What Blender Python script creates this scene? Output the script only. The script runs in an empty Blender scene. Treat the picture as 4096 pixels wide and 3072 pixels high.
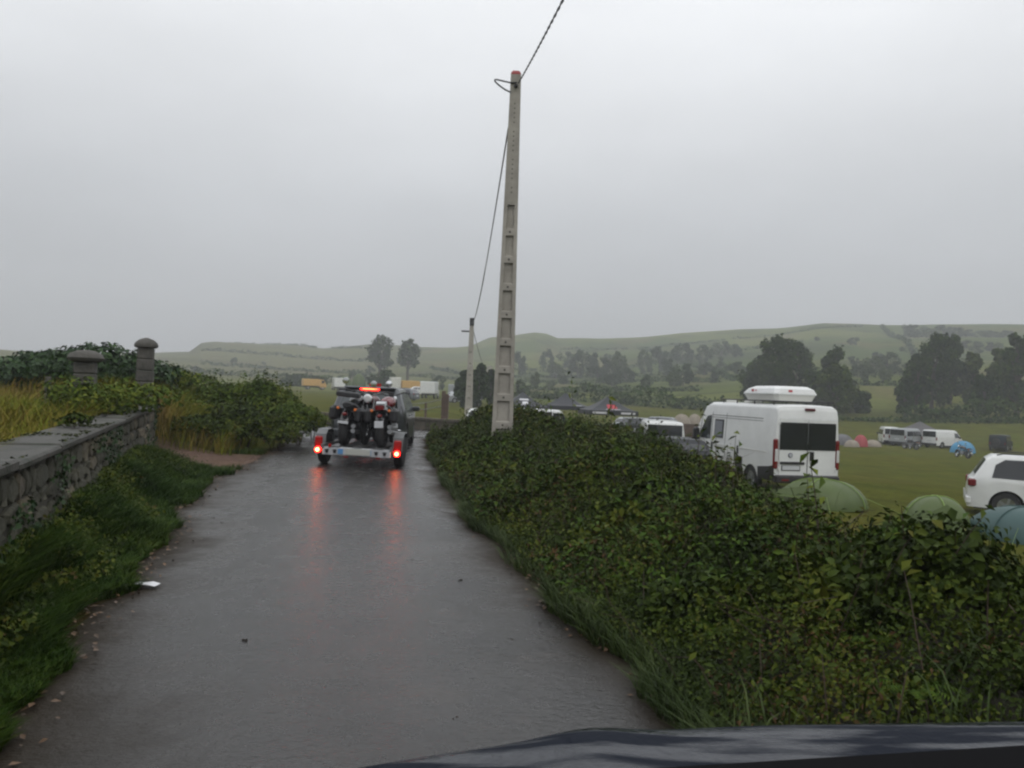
import bpy, bmesh, math, random
import numpy as np
from mathutils import Vector, Matrix, noise as mnoise

random.seed(11)
rng = np.random.default_rng(11)
PI = math.pi
rad = math.radians
scene = bpy.context.scene
COL = scene.collection

# ------------------------------------------------------------------ camera
F, CAM_H = 788.0, 1.55
ROLL, PITCH = rad(2.2), math.atan(9 / F)
cf = Vector((0, math.cos(PITCH), math.sin(PITCH)))
r0, u0 = Vector((1, 0, 0)), Vector((0, -math.sin(PITCH), math.cos(PITCH)))
cr = r0 * math.cos(ROLL) + u0 * math.sin(ROLL)
cu = -r0 * math.sin(ROLL) + u0 * math.cos(ROLL)
cam_data = bpy.data.cameras.new('camera')
cam = bpy.data.objects.new('camera', cam_data)
COL.objects.link(cam)
m = Matrix.Identity(4)
for i in range(3):
    m[i][0], m[i][1], m[i][2] = cr[i], cu[i], -cf[i]
m[2][3] = CAM_H
cam.matrix_world = m
cam_data.sensor_width = 36
cam_data.lens = F / 1024 * 36
cam_data.clip_start, cam_data.clip_end = 0.05, 8000
scene.camera = cam

# ------------------------------------------------------------------ world, sun, exposure
SUN_EL, SUN_AZ = rad(48), rad(150)
world = bpy.data.worlds.new('World')
scene.world = world
world.use_nodes = True
nt = world.node_tree
nt.nodes.clear()
def wn(t, **k):
    n = nt.nodes.new(t)
    for a, b in k.items(): setattr(n, a, b)
    return n
out = wn('ShaderNodeOutputWorld'); bg = wn('ShaderNodeBackground')
sky = wn('ShaderNodeTexSky', sky_type='NISHITA')
sky.sun_disc = False; sky.sun_elevation = SUN_EL; sky.sun_rotation = SUN_AZ
sky.air_density = 1.0; sky.dust_density = 6.0
tc = wn('ShaderNodeTexCoord'); sep = wn('ShaderNodeSeparateXYZ')
nt.links.new(tc.outputs['Generated'], sep.inputs[0])
ramp = wn('ShaderNodeValToRGB')
ramp.color_ramp.elements[0].position = 0.0; ramp.color_ramp.elements[0].color = (0.40, 0.412, 0.435, 1)
ramp.color_ramp.elements[1].position = 1.0; ramp.color_ramp.elements[1].color = (1.25, 1.28, 1.31, 1)
for p_, c_ in ((0.07, (0.45, 0.462, 0.487)), (0.22, (0.63, 0.65, 0.68)), (0.42, (0.98, 1.0, 1.03))):
    e = ramp.color_ramp.elements.new(p_); e.color = (*c_, 1)
nt.links.new(sep.outputs['Z'], ramp.inputs[0])
# soft uneven cloud deck
mp = wn('ShaderNodeMapping'); mp.inputs['Scale'].default_value = (1.3, 1.3, 3.2)
nz = wn('ShaderNodeTexNoise'); nz.inputs['Scale'].default_value = 1.6; nz.inputs['Detail'].default_value = 4; nz.inputs['Roughness'].default_value = .5
nt.links.new(tc.outputs['Generated'], mp.inputs[0]); nt.links.new(mp.outputs[0], nz.inputs['Vector'])
mr = wn('ShaderNodeMapRange'); mr.inputs['From Min'].default_value = .3; mr.inputs['From Max'].default_value = .7
mr.inputs['To Min'].default_value = .93; mr.inputs['To Max'].default_value = 1.07
nt.links.new(nz.outputs[0], mr.inputs[0])
mul = wn('ShaderNodeVectorMath', operation='SCALE')
nt.links.new(ramp.outputs[0], mul.inputs[0]); nt.links.new(mr.outputs[0], mul.inputs['Scale'])
sc10 = wn('ShaderNodeVectorMath', operation='SCALE'); sc10.inputs['Scale'].default_value = 10.0   # cloud brightness in the sky texture's own units
nt.links.new(mul.outputs[0], sc10.inputs[0])
mix = wn('ShaderNodeMixRGB'); mix.inputs[0].default_value = 0.97      # the overcast leaves 3 % of the clear sky
nt.links.new(sky.outputs[0], mix.inputs[1]); nt.links.new(sc10.outputs[0], mix.inputs[2])
nt.links.new(mix.outputs[0], bg.inputs[0]); bg.inputs[1].default_value = 0.1
nt.links.new(bg.outputs[0], out.inputs[0])

sun_d = bpy.data.lights.new('sun', 'SUN'); sun_d.energy = 0.5; sun_d.angle = rad(40); sun_d.color = (1, .97, .93)
sun = bpy.data.objects.new('sun', sun_d); COL.objects.link(sun)
sdir = Vector((math.sin(SUN_AZ) * math.cos(SUN_EL), math.cos(SUN_AZ) * math.cos(SUN_EL), math.sin(SUN_EL)))
sun.rotation_euler = sdir.to_track_quat('Z', 'Y').to_euler()
scene.view_settings.view_transform = 'Standard'; scene.view_settings.look = 'None'
scene.view_settings.exposure = 0.0; scene.view_settings.gamma = 1.0
scene.view_settings.use_curve_mapping = False
cy = scene.cycles
cy.max_bounces = 6; cy.diffuse_bounces = 3; cy.glossy_bounces = 3; cy.transmission_bounces = 4; cy.transparent_max_bounces = 6
cy.volume_bounces = 1; cy.filter_width = 2.3
cy.use_denoising = True
cy.caustics_reflective = False; cy.caustics_refractive = False

# ------------------------------------------------------------------ placing helpers
def ray(u, v):
    return cf + cr * ((u - 512) / F) + cu * ((384 - v) / F)
def on_y(u, v, y):
    """point of the place seen at (u, v) at depth y"""
    d = ray(u, v); return Vector((0, 0, CAM_H)) + d * (y / d.y)
def on_z(u, v, z):
    d = ray(u, v); return Vector((0, 0, CAM_H)) + d * ((z - CAM_H) / d.z)

# ------------------------------------------------------------------ materials
MATS = {}
def mat(name, col, rough=.6, metal=0, var=0.0, scale=5.0, bump=0.0, bscale=40.0, emit=None, estr=0, spec=.5, coat=0, col2=None, island=0.0, trans=0, detail=4, alpha=1):
    if name in MATS: return MATS[name]
    mt = bpy.data.materials.new(name); mt.use_nodes = True; MATS[name] = mt
    t = mt.node_tree; b = t.nodes['Principled BSDF']
    b.inputs['Roughness'].default_value = rough; b.inputs['Metallic'].default_value = metal
    b.inputs['Specular IOR Level'].default_value = spec; b.inputs['Coat Weight'].default_value = coat
    b.inputs['Coat Roughness'].default_value = .05
    if trans: b.inputs['Transmission Weight'].default_value = trans
    c2 = col2 or tuple(min(1, c * (1 - var)) for c in col)
    if var or col2 or island:
        te = t.nodes.new('ShaderNodeTexCoord'); n = t.nodes.new('ShaderNodeTexNoise')
        n.inputs['Scale'].default_value = scale; n.inputs['Detail'].default_value = detail; n.inputs['Roughness'].default_value = .65
        t.links.new(te.outputs['Object'], n.inputs['Vector'])
        r = t.nodes.new('ShaderNodeMapRange'); r.inputs['From Min'].default_value = .35; r.inputs['From Max'].default_value = .65
        t.links.new(n.outputs[0], r.inputs[0])
        mx = t.nodes.new('ShaderNodeMixRGB'); mx.inputs[1].default_value = (*col, 1); mx.inputs[2].default_value = (*c2, 1)
        fac = r.outputs[0]
        if island:
            g = t.nodes.new('ShaderNodeNewGeometry')
            ma = t.nodes.new('ShaderNodeMixRGB'); ma.inputs[0].default_value = island
            t.links.new(r.outputs[0], ma.inputs[1]); t.links.new(g.outputs['Random Per Island'], ma.inputs[2]); fac = ma.outputs[0]
        t.links.new(fac, mx.inputs[0]); t.links.new(mx.outputs[0], b.inputs['Base Color'])
    else:
        b.inputs['Base Color'].default_value = (*col, 1)
    if bump:
        te = t.nodes.new('ShaderNodeTexCoord'); n = t.nodes.new('ShaderNodeTexNoise')
        n.inputs['Scale'].default_value = bscale; n.inputs['Detail'].default_value = 5
        t.links.new(te.outputs['Object'], n.inputs['Vector'])
        bp = t.nodes.new('ShaderNodeBump'); bp.inputs['Strength'].default_value = bump; bp.inputs['Distance'].default_value = .02
        t.links.new(n.outputs[0], bp.inputs['Height']); t.links.new(bp.outputs[0], b.inputs['Normal'])
    if emit:
        b.inputs['Emission Color'].default_value = (*emit, 1); b.inputs['Emission Strength'].default_value = estr
    return mt

def leaf_mat(name, stops, rough=.45, patch=1.0, patch_w=.55, spec=.4):
    """foliage: colour from large patches of growth plus a random value for every leaf"""
    mt = bpy.data.materials.new(name); mt.use_nodes = True
    t = mt.node_tree; b = t.nodes['Principled BSDF']
    te = t.nodes.new('ShaderNodeTexCoord'); n = t.nodes.new('ShaderNodeTexNoise'); n.inputs['Scale'].default_value = patch; n.inputs['Detail'].default_value = 3
    t.links.new(te.outputs['Object'], n.inputs['Vector'])
    r = t.nodes.new('ShaderNodeMapRange'); r.inputs['From Min'].default_value = .3; r.inputs['From Max'].default_value = .7
    t.links.new(n.outputs[0], r.inputs[0])
    g = t.nodes.new('ShaderNodeNewGeometry'); mx = t.nodes.new('ShaderNodeMixRGB'); mx.inputs[0].default_value = 1 - patch_w
    t.links.new(r.outputs[0], mx.inputs[1]); t.links.new(g.outputs['Random Per Island'], mx.inputs[2])
    cr_ = t.nodes.new('ShaderNodeValToRGB'); el = cr_.color_ramp.elements
    el[0].position = stops[0][0]; el[0].color = (*stops[0][1], 1); el[1].position = stops[-1][0]; el[1].color = (*stops[-1][1], 1)
    for p_, c_ in stops[1:-1]:
        e = el.new(p_); e.color = (*c_, 1)
    t.links.new(mx.outputs[0], cr_.inputs[0]); t.links.new(cr_.outputs[0], b.inputs['Base Color'])
    b.inputs['Roughness'].default_value = rough; b.inputs['Specular IOR Level'].default_value = spec
    MATS[name] = mt
    return mt

def streak(mt, sc=(3, 22, 3), lo=.12, hi=.6, th=(.45, .6)):
    """wet film in runs: gloss varies along one direction"""
    t = mt.node_tree; b = t.nodes['Principled BSDF']
    te = t.nodes.new('ShaderNodeTexCoord'); mp_ = t.nodes.new('ShaderNodeMapping'); mp_.inputs['Scale'].default_value = sc
    n = t.nodes.new('ShaderNodeTexNoise'); n.inputs['Scale'].default_value = 1.0; n.inputs['Detail'].default_value = 5
    r = t.nodes.new('ShaderNodeMapRange'); r.inputs[1].default_value = th[0]; r.inputs[2].default_value = th[1]; r.inputs[3].default_value = hi; r.inputs[4].default_value = lo
    t.links.new(te.outputs['Object'], mp_.inputs[0]); t.links.new(mp_.outputs[0], n.inputs['Vector']); t.links.new(n.outputs[0], r.inputs[0]); t.links.new(r.outputs[0], b.inputs['Roughness'])
    n2 = t.nodes.new('ShaderNodeMapRange'); n2.inputs[1].default_value = th[0]; n2.inputs[2].default_value = th[1]; n2.inputs[3].default_value = .05; n2.inputs[4].default_value = .42
    t.links.new(n.outputs[0], n2.inputs[0]); t.links.new(n2.outputs[0], b.inputs['Specular IOR Level'])

# ------------------------------------------------------------------ objects
def tag(o, label=None, cat=None, group=None, kind=None):
    if label: o['label'] = label
    if cat: o['category'] = cat
    if group: o['group'] = group
    if kind: o['kind'] = kind
    return o
def empty(name, loc, rz=0, label=None, cat=None, group=None):
    o = bpy.data.objects.new(name, None); COL.objects.link(o)
    o.location = loc; o.rotation_euler = (0, 0, rz); o.empty_display_size = .2
    return tag(o, label, cat, group)
def meshobj(name, verts, faces, mt, parent=None, smooth=False):
    me = bpy.data.meshes.new(name); me.from_pydata([tuple(v) for v in verts], [], [tuple(f) for f in faces]); me.update()
    if mt: me.materials.append(mt)
    if smooth: me.polygons.foreach_set('use_smooth', [True] * len(me.polygons))
    o = bpy.data.objects.new(name, me); COL.objects.link(o)
    if parent: o.parent = parent
    return o
def npmesh(name, verts, faces, mt, parent=None, smooth=False):
    """fast mesh from arrays: faces is (n, 3) or (n, 4)"""
    k = faces.shape[1]; me = bpy.data.meshes.new(name)
    me.vertices.add(len(verts)); me.vertices.foreach_set('co', np.ascontiguousarray(verts, dtype=np.float32).ravel())
    me.loops.add(len(faces) * k); me.loops.foreach_set('vertex_index', np.ascontiguousarray(faces, dtype=np.int32).ravel())
    me.polygons.add(len(faces)); me.polygons.foreach_set('loop_start', np.arange(0, len(faces) * k, k, dtype=np.int32))
    me.polygons.foreach_set('loop_total', np.full(len(faces), k, dtype=np.int32))
    if smooth: me.polygons.foreach_set('use_smooth', np.ones(len(faces), dtype=bool))
    me.update(calc_edges=True)
    if mt: me.materials.append(mt)
    o = bpy.data.objects.new(name, me); COL.objects.link(o)
    if parent: o.parent = parent
    return o

class MB:
    """collects shapes that become ONE mesh"""
    def __init__(s): s.v = []; s.f = []
    def add(s, v, f):
        n = len(s.v); s.v += [tuple(p) for p in v]; s.f += [tuple(i + n for i in q) for q in f]; return s
    def box(s, c, d, M=None, taper=1.0):
        x, y, z = d[0] / 2, d[1] / 2, d[2] / 2
        vs = [(-x, -y, -z), (x, -y, -z), (x, y, -z), (-x, y, -z), (-x * taper, -y * taper, z), (x * taper, -y * taper, z), (x * taper, y * taper, z), (-x * taper, y * taper, z)]
        vs = [Vector(v) for v in vs]
        if M: vs = [M @ v for v in vs]
        c = Vector(c)
        return s.add([v + c for v in vs], [(0, 3, 2, 1), (4, 5, 6, 7), (0, 1, 5, 4), (1, 2, 6, 5), (2, 3, 7, 6), (3, 0, 4, 7)])
    def bbox(s, c, d, b=.02):
        """box with chamfered vertical and top edges"""
        x, y, z = d[0] / 2, d[1] / 2, d[2] / 2; b = min(b, x * .9, y * .9, z * .9)
        rings = []
        for zz, q in ((-z, b), (-z + b, 0), (z - b, 0), (z, b)):
            X, Y = x - q, y - q
            rings.append([(c[0] + a, c[1] + e, c[2] + zz) for a, e in ((-X + b, -Y), (X - b, -Y), (X, -Y + b), (X, Y - b), (X - b, Y), (-X + b, Y), (-X, Y - b), (-X, -Y + b))])
        return s.loft(rings)
    def loft(s, rings, cap=True, closed=True):
        n = len(rings[0]); vs = [p for r_ in rings for p in r_]; fs = []
        for i in range(len(rings) - 1):
            for j in range(n if closed else n - 1):
                k = (j + 1) % n
                fs.append((i * n + j, i * n + k, (i + 1) * n + k, (i + 1) * n + j))
        if cap: fs += [tuple(range(n - 1, -1, -1)), tuple((len(rings) - 1) * n + j for j in range(n))]
        return s.add(vs, fs)
    def tube(s, pts, r, n=6, cap=True):
        pts = [Vector(p) for p in pts]; rings = []
        for i, p in enumerate(pts):
            d = (pts[min(i + 1, len(pts) - 1)] - pts[max(i - 1, 0)]).normalized()
            a = d.orthogonal().normalized() if abs(d.z) > .95 else d.cross(Vector((0, 0, 1))).normalized()
            b = d.cross(a); rr = r[i] if isinstance(r, (list, tuple)) else r
            rings.append([p + (a * math.cos(t) + b * math.sin(t)) * rr for t in [2 * PI * k / n for k in range(n)]])
        return s.loft(rings, cap)
    def lathe(s, prof, c=(0, 0, 0), axis='z', n=16, cap=True):
        """prof: list of (radius, along)"""
        rings = []
        for r_, h in prof:
            ring = []
            for k in range(n):
                t = 2 * PI * k / n; a, b = r_ * math.cos(t), r_ * math.sin(t)
                p = {'z': (a, b, h), 'y': (a, h, b), 'x': (h, a, b)}[axis]
                ring.append((p[0] + c[0], p[1] + c[1], p[2] + c[2]))
            rings.append(ring)
        return s.loft(rings, cap)
    def torus(s, c, R, r, axis='y', n=24, k=8, squash=1.0):
        rings = []
        for i in range(n):
            t = 2 * PI * i / n
            ring = []
            for j in range(k):
                q = 2 * PI * j / k; rr = R + r * math.cos(q); h = r * squash * math.sin(q)
                p = {'y': (rr * math.cos(t), h, rr * math.sin(t)), 'z': (rr * math.cos(t), rr * math.sin(t), h)}[axis]
                ring.append((p[0] + c[0], p[1] + c[1], p[2] + c[2]))
            rings.append(ring)
        rings.append(rings[0])
        return s.loft(rings, cap=False)
    def build(s, name, mt, parent=None, smooth=False):
        o = meshobj(name, s.v, s.f, mt, parent)
        if smooth:
            bm = bmesh.new(); bm.from_mesh(o.data)
            bmesh.ops.recalc_face_normals(bm, faces=bm.faces)
            for e in bm.edges: e.smooth = not (len(e.link_faces) == 2 and e.calc_face_angle(0) > rad(38))
            for f in bm.faces: f.smooth = True
            bm.to_mesh(o.data); bm.free()
        return o

def kids(o): return [c for c in bpy.data.objects if c.parent == o]
def copy_tree(o, parent=None, cache=None):
    if cache is None:
        cache = {}
        for c in bpy.data.objects:
            if c.parent: cache.setdefault(c.parent.name, []).append(c)
    c = o.copy(); COL.objects.link(c); c.parent = parent
    for ch in cache.get(o.name, []): copy_tree(ch, c, cache)
    return c
def sstep(x, a=0.0, b=1.0):
    t = np.clip((x - a) / (b - a), 0, 1); return t * t * (3 - 2 * t)
def pnoise(x, y, s=1.0, seed=0):
    """cheap smooth 2-D noise for arrays, about -1 to 1"""
    x = np.asarray(x) * s; y = np.asarray(y) * s; q = np.zeros(np.broadcast(x, y).shape)
    for i, (a, b, c_, w) in enumerate(((1.0, .35, 0.3, 1), (-.45, 1.1, 1.7, 1), (1.9, -1.3, 4.1, .6), (1.4, 2.2, 2.2, .5), (-3.1, 1.2, .9, .35), (2.6, 3.3, 5.2, .3))):
        q = q + w * np.sin(a * x + b * y + c_ + seed * (1.3 + i) + .8 * np.sin(b * x - a * y + seed))
    return q / 2.6
# ================================================================== TERRAIN AND ROAD
ROADPTS = [(-9, -.9, 2.6), (0, -1.55, 1.55), (3.7, -2.3, .98), (4.74, -2.62, .74), (5.8, -2.85, .42), (7.5, -3.34, .02), (9, -3.85, -.27), (10.9, -4.34, -.62), (13.9, -4.95, -1.12),
           (16, -5.2, -1.45), (19, -5.6, -1.9), (22.1, -6.2, -2.32), (25, -7.2, -2.6), (28, -9.5, -2.85), (30.6, -13.0, -2.9)]
_ry = [p[0] for p in ROADPTS]
def EL(y): return np.interp(y, _ry, [p[1] for p in ROADPTS]) + .09 * pnoise(y, 0 * np.asarray(y), 2.3, 1) + .04 * pnoise(y, 0 * np.asarray(y), 9, 5)
def ER(y): return np.interp(y, _ry, [p[2] for p in ROADPTS]) + .08 * pnoise(y, 0 * np.asarray(y), 2.1, 3) + .04 * pnoise(y, 0 * np.asarray(y), 8, 2)
def OH(y):   # far (field) side of the hedge's ridge
    return np.interp(y, [-9, 0, 3, 4.2, 5, 6.1, 8.4, 12.6, 17.7, 22, 27, 30, 60], [3.5, 3.1, 2.85, 2.7, 2.5, 2.35, 2.45, 2.75, 3.1, 2.6, 1.5, -1, -5])
def WX(y): return -3.05 - .373 * (y - 4.74)      # road face of the stone wall
UK = [-300, 150, 340, 430, 600, 820, 960, 1300]
AZK = [math.atan((u - 512) / F) for u in UK]
RK = [60, 100, 130, 200, 300, 400, 520, 650]
ELEV = [[-18, -10, -7, -2, 11, 22, 25, 30], [-18, -10, -7, -2, 10, 19, 30, 40], [-18, -10, -7, -2, 11, 23, 33, 40], [-27, -12, -7, 0, 15, 29, 43, 40],
        [-37, -18, -9, 5, 19, 40, 58, 48], [-48, -32, -8, 22, 42, 62, 79, 65], [-50, -34, -7, 22, 44, 63, 76, 63], [-50, -34, -7, 22, 44, 60, 72, 60]]
ZT = np.array([[CAM_H + e / F * r for e, r in zip(row, RK)] for row in ELEV])
RIDGE_U = [0, 150, 188, 200, 213, 292, 323, 345, 369, 420, 455, 469, 488, 510, 533, 545, 556, 600, 635, 682, 778, 822, 875, 906, 1004, 1300]
RIDGE_E = [17, 24, 27, 36, 38, 38.5, 36.5, 39, 42.5, 42, 44, 46, 55, 58, 62, 61, 57, 58, 59.7, 64.5, 71.5, 76, 74, 74, 74, 72]
RIDGE_A = [math.atan((u - 512) / F) for u in RIDGE_U]
def terrain(x, y):
    x = np.asarray(x, float); y = np.asarray(y, float)
    r = np.hypot(x, y); az = np.clip(np.arctan2(x, y), -1.2, 1.2)
    # far: table over azimuth and distance
    rr = np.clip(r, 60, 650)
    cols = np.stack([np.interp(az, AZK, ZT[:, k]) for k in range(len(RK))], -1)
    idx = np.clip(np.searchsorted(RK, rr, 'right') - 1, 0, len(RK) - 2); rk = np.array(RK, float)
    t = (rr - rk[idx]) / (rk[idx + 1] - rk[idx]); t = t * .6 + .4 * t * t * (3 - 2 * t)
    zf = np.take_along_axis(cols, idx[..., None], -1)[..., 0] * (1 - t) + np.take_along_axis(cols, (idx + 1)[..., None], -1)[..., 0] * t
    ridge = CAM_H + np.interp(az, RIDGE_A, RIDGE_E) / F * 520
    old = CAM_H + np.interp(az, AZK, [row[6] for row in ELEV]) / F * 520
    zf = zf + (ridge - old) * sstep(r, 380, 520)
    zf = np.where(r > 520, np.minimum(zf, ridge + (r - 520) * .02), zf)
    zf = zf + sstep(r, 120, 260) * (.7 * pnoise(x, y, .02, 4) + .35 * pnoise(x, y, .055, 7))
    # near
    e = ER(y); o = OH(y)
    plane = -.5 - .04 * np.clip(x, -5, 80) - .008 * np.clip(y, -20, 60)
    plane = plane - .4 * sstep(y, 28, 40) * (1 - sstep(x, 25, 45))
    a_ = np.minimum(e + .6, o - .6); s = sstep((x - a_) / (o + 1.6 - a_))
    zn = plane * s
    el = EL(y); w = WX(y)
    wall_zone = sstep(-y, -17.5, -16.2)          # 1 where the wall stands
    verge = .3 * sstep(-x, -el + .1, -w) * wall_zone
    behind = (.62 + .25 * sstep(-x, -w, -w + 6)) * sstep(-x, -w + .25, -w + .45) * wall_zone
    verge = verge * (1 - np.exp(-((x + 6.4) / 2.0) ** 2 - ((y - 15.4) / 1.7) ** 2))
    bank = 1.0 * sstep(-x, -el + .9, -el + 3.6) * (1 - wall_zone) * (1 - sstep(y, 22, 29))
    zn = np.where(x < el, np.maximum(verge, np.maximum(behind, bank)), zn)
    zn = zn + .03 * pnoise(x, y, 1.7, 2) * sstep(np.maximum(x - e, el - x), .25, 1.2)
    b = sstep(r, 36, 62)
    z = zn * (1 - b) + zf * b
    inside = (x > el - .3) & (x < e + .3) & (y < 31)
    return np.where(inside, np.minimum(z, -.012), z - .012 * (r < 40))
def gz(x, y): return float(terrain(np.array([x]), np.array([y]))[0])

az = np.concatenate([np.arange(-180, -48, 3.0), np.arange(-48, 48, .15), np.arange(48, 180, 3.0)]) * PI / 180
rr = np.concatenate([[0.4], np.geomspace(.8, 60, 105), np.geomspace(61, 640, 175), [700, 800, 1000, 1500, 2500, 4000]])
A, Rr = np.meshgrid(az, rr); X = Rr * np.sin(A); Y = Rr * np.cos(A); Zg = terrain(X, Y)
na, nr = len(az), len(rr)
V = np.stack([X, Y, Zg], -1).reshape(-1, 3)
i, j = np.meshgrid(np.arange(nr - 1), np.arange(na), indexing='ij'); j2 = (j + 1) % na
Fc = np.stack([i * na + j, i * na + j2, (i + 1) * na + j2, (i + 1) * na + j], -1).reshape(-1, 4)[:, ::-1]
# ground cover by place: what grows or lies there
def mixc(c, m_, col): return c * (1 - m_[..., None]) + np.array(col) * m_[..., None]
C = np.zeros(X.shape + (3,)) + np.array((.062, .080, .010))
nn = pnoise(X, Y, .35, 3); n2 = pnoise(X, Y, 1.3, 8)
C = mixc(C, np.clip(.5 + .6 * nn, 0, 1) * .55, (.095, .088, .013))
C = mixc(C, np.clip(.2 + .5 * n2 * nn, 0, 1) * .5, (.11, .078, .018))
far = sstep(Rr, 110, 150)
# pasture parcels on the hillsides
wx = X + 14 * pnoise(X, Y, .012, 6); wy = Rr + 16 * pnoise(X, Y, .014, 2)
px_, py_ = wx * .93 + wy * .35, wy * .93 - wx * .3
cell = np.floor(px_ / 85) * 17.3 + np.floor(py_ / 48) * 7.7
h_ = np.modf(np.abs(np.sin(cell) * 4375.5))[0]
parcel = np.array((.050, .080, .018)) * (1 - h_[..., None]) + np.array((.115, .13, .030)) * h_[..., None]
line = np.maximum(1 - np.abs(np.mod(px_, 85) - 42.5 - 42.5 * np.sign(np.mod(px_, 85) - 42.5)) / 2.2, 1 - np.abs(np.mod(py_, 48) - 24 - 24 * np.sign(np.mod(py_, 48) - 24)) / 2.2)
parcel = mixc(parcel, np.clip(line, 0, 1) * .9, (.022, .034, .012))
parcel = mixc(parcel, np.clip(pnoise(X, Y, .05, 12) - .05, 0, 1) * .9, (.035, .048, .016)); parcel = mixc(parcel, np.clip(pnoise(X, Y * .5, .11, 22) - .2, 0, 1) * .8, (.12, .10, .045))
C = mixc(C, far, (0, 0, 0)) + parcel * far[..., None]
left = sstep(-X / np.maximum(Y, 1), -.02, .2) * sstep(Rr, 170, 300) * (Y > 0)
C = mixc(C, left * (.45 + .25 * pnoise(X, Y, .03, 5)), (.12, .105, .06))
e_, l_ = ER(Y), EL(Y); near = (Rr < 40)
dist = np.where(X > 0.5 * (e_ + l_), X - e_, l_ - X)
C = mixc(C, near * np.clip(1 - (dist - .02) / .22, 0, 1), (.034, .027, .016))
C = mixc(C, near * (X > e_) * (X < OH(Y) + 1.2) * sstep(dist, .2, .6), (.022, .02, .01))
# trodden earth of the pull-off on the left
lay = np.exp(-((X + 6.4) / 2.0) ** 2 - ((Y - 15.5) / 1.9) ** 2)
C = mixc(C, np.clip(lay * 1.8, 0, 1), (.15, .10, .08))
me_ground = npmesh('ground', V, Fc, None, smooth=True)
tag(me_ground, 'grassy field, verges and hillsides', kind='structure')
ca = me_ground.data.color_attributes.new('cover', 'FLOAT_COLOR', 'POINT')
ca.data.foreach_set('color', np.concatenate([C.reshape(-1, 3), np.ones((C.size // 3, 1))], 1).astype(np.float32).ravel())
gm = bpy.data.materials.new('ground_cover'); gm.use_nodes = True; t = gm.node_tree; b = t.nodes['Principled BSDF']
at = t.nodes.new('ShaderNodeAttribute'); at.attribute_name = 'cover'
te = t.nodes.new('ShaderNodeTexCoord')
def nz_(sc, det=6, vec=None):
    n = t.nodes.new('ShaderNodeTexNoise'); n.inputs['Scale'].default_value = sc; n.inputs['Detail'].default_value = det; n.inputs['Roughness'].default_value = .7
    t.links.new(vec or te.outputs['Object'], n.inputs['Vector']); return n
def rng_(n, a, b_, lo, hi):
    r = t.nodes.new('ShaderNodeMapRange'); r.inputs[1].default_value = a; r.inputs[2].default_value = b_; r.inputs[3].default_value = lo; r.inputs[4].default_value = hi
    t.links.new(n.outputs[0], r.inputs[0]); return r
q1 = rng_(nz_(.5), .3, .7, .62, 1.3); q2 = rng_(nz_(9), .3, .7, .6, 1.35)
mm = t.nodes.new('ShaderNodeMath'); mm.operation = 'MULTIPLY'; t.links.new(q1.outputs[0], mm.inputs[0]); t.links.new(q2.outputs[0], mm.inputs[1])
vm = t.nodes.new('ShaderNodeVectorMath'); vm.operation = 'SCALE'; t.links.new(at.outputs['Color'], vm.inputs[0]); t.links.new(mm.outputs[0], vm.inputs['Scale'])
hs = t.nodes.new('ShaderNodeMixRGB'); hs.blend_type = 'MIX'; hs.inputs[2].default_value = (.12, .09, .018, 1)
q3 = rng_(nz_(1.6, 4), .52, .72, 0, .42); t.links.new(q3.outputs[0], hs.inputs[0]); t.links.new(vm.outputs[0], hs.inputs[1])
t.links.new(hs.outputs[0], b.inputs['Base Color']); b.inputs['Roughness'].default_value = .85; b.inputs['Specular IOR Level'].default_value = .02
bp = t.nodes.new('ShaderNodeBump'); bp.inputs['Strength'].default_value = .8; bp.inputs['Distance'].default_value = .05
t.links.new(nz_(22).outputs[0], bp.inputs['Height']); t.links.new(bp.outputs[0], b.inputs['Normal'])
me_ground.data.materials.append(gm)

# --- wet asphalt
rm = bpy.data.materials.new('wet_asphalt'); rm.use_nodes = True; t = rm.node_tree; b = t.nodes['Principled BSDF']
te = t.nodes.new('ShaderNodeTexCoord')
mpg = t.nodes.new('ShaderNodeMapping'); mpg.inputs['Scale'].default_value = (2.2, .5, 1); mpg.inputs['Rotation'].default_value = (0, 0, rad(-12))
t.links.new(te.outputs['Object'], mpg.inputs[0])
aggregate = nz_(95, 4); patches = nz_(.9, 5); tracks = nz_(.75, 3, mpg.outputs[0]); ripple = nz_(26, 3)
cr1 = t.nodes.new('ShaderNodeValToRGB'); cr1.color_ramp.elements[0].position = .3; cr1.color_ramp.elements[0].color = (.008, .0078, .008, 1)
cr1.color_ramp.elements[1].position = .72; cr1.color_ramp.elements[1].color = (.026, .0235, .022, 1); t.links.new(patches.outputs[0], cr1.inputs[0])
cr2 = rng_(aggregate, .35, .65, .3, 1.8); vm = t.nodes.new('ShaderNodeVectorMath'); vm.operation = 'SCALE'
t.links.new(cr1.outputs[0], vm.inputs[0]); t.links.new(cr2.outputs[0], vm.inputs['Scale'])
brown = t.nodes.new('ShaderNodeMixRGB'); brown.inputs[2].default_value = (.045, .032, .024, 1)
t.links.new(rng_(nz_(1.7, 5), .55, .75, 0, .5).outputs[0], brown.inputs[0]); t.links.new(vm.outputs[0], brown.inputs[1])
ea = t.nodes.new('ShaderNodeAttribute'); ea.attribute_name = 'silt'
mud = t.nodes.new('ShaderNodeMixRGB'); mud.inputs[2].default_value = (.030, .023, .015, 1)
t.links.new(ea.outputs['Fac'], mud.inputs[0]); t.links.new(brown.outputs[0], mud.inputs[1]); t.links.new(mud.outputs[0], b.inputs['Base Color'])
blot = nz_(5.5, 6); am = t.nodes.new('ShaderNodeMath'); am.operation = 'ADD'
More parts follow.
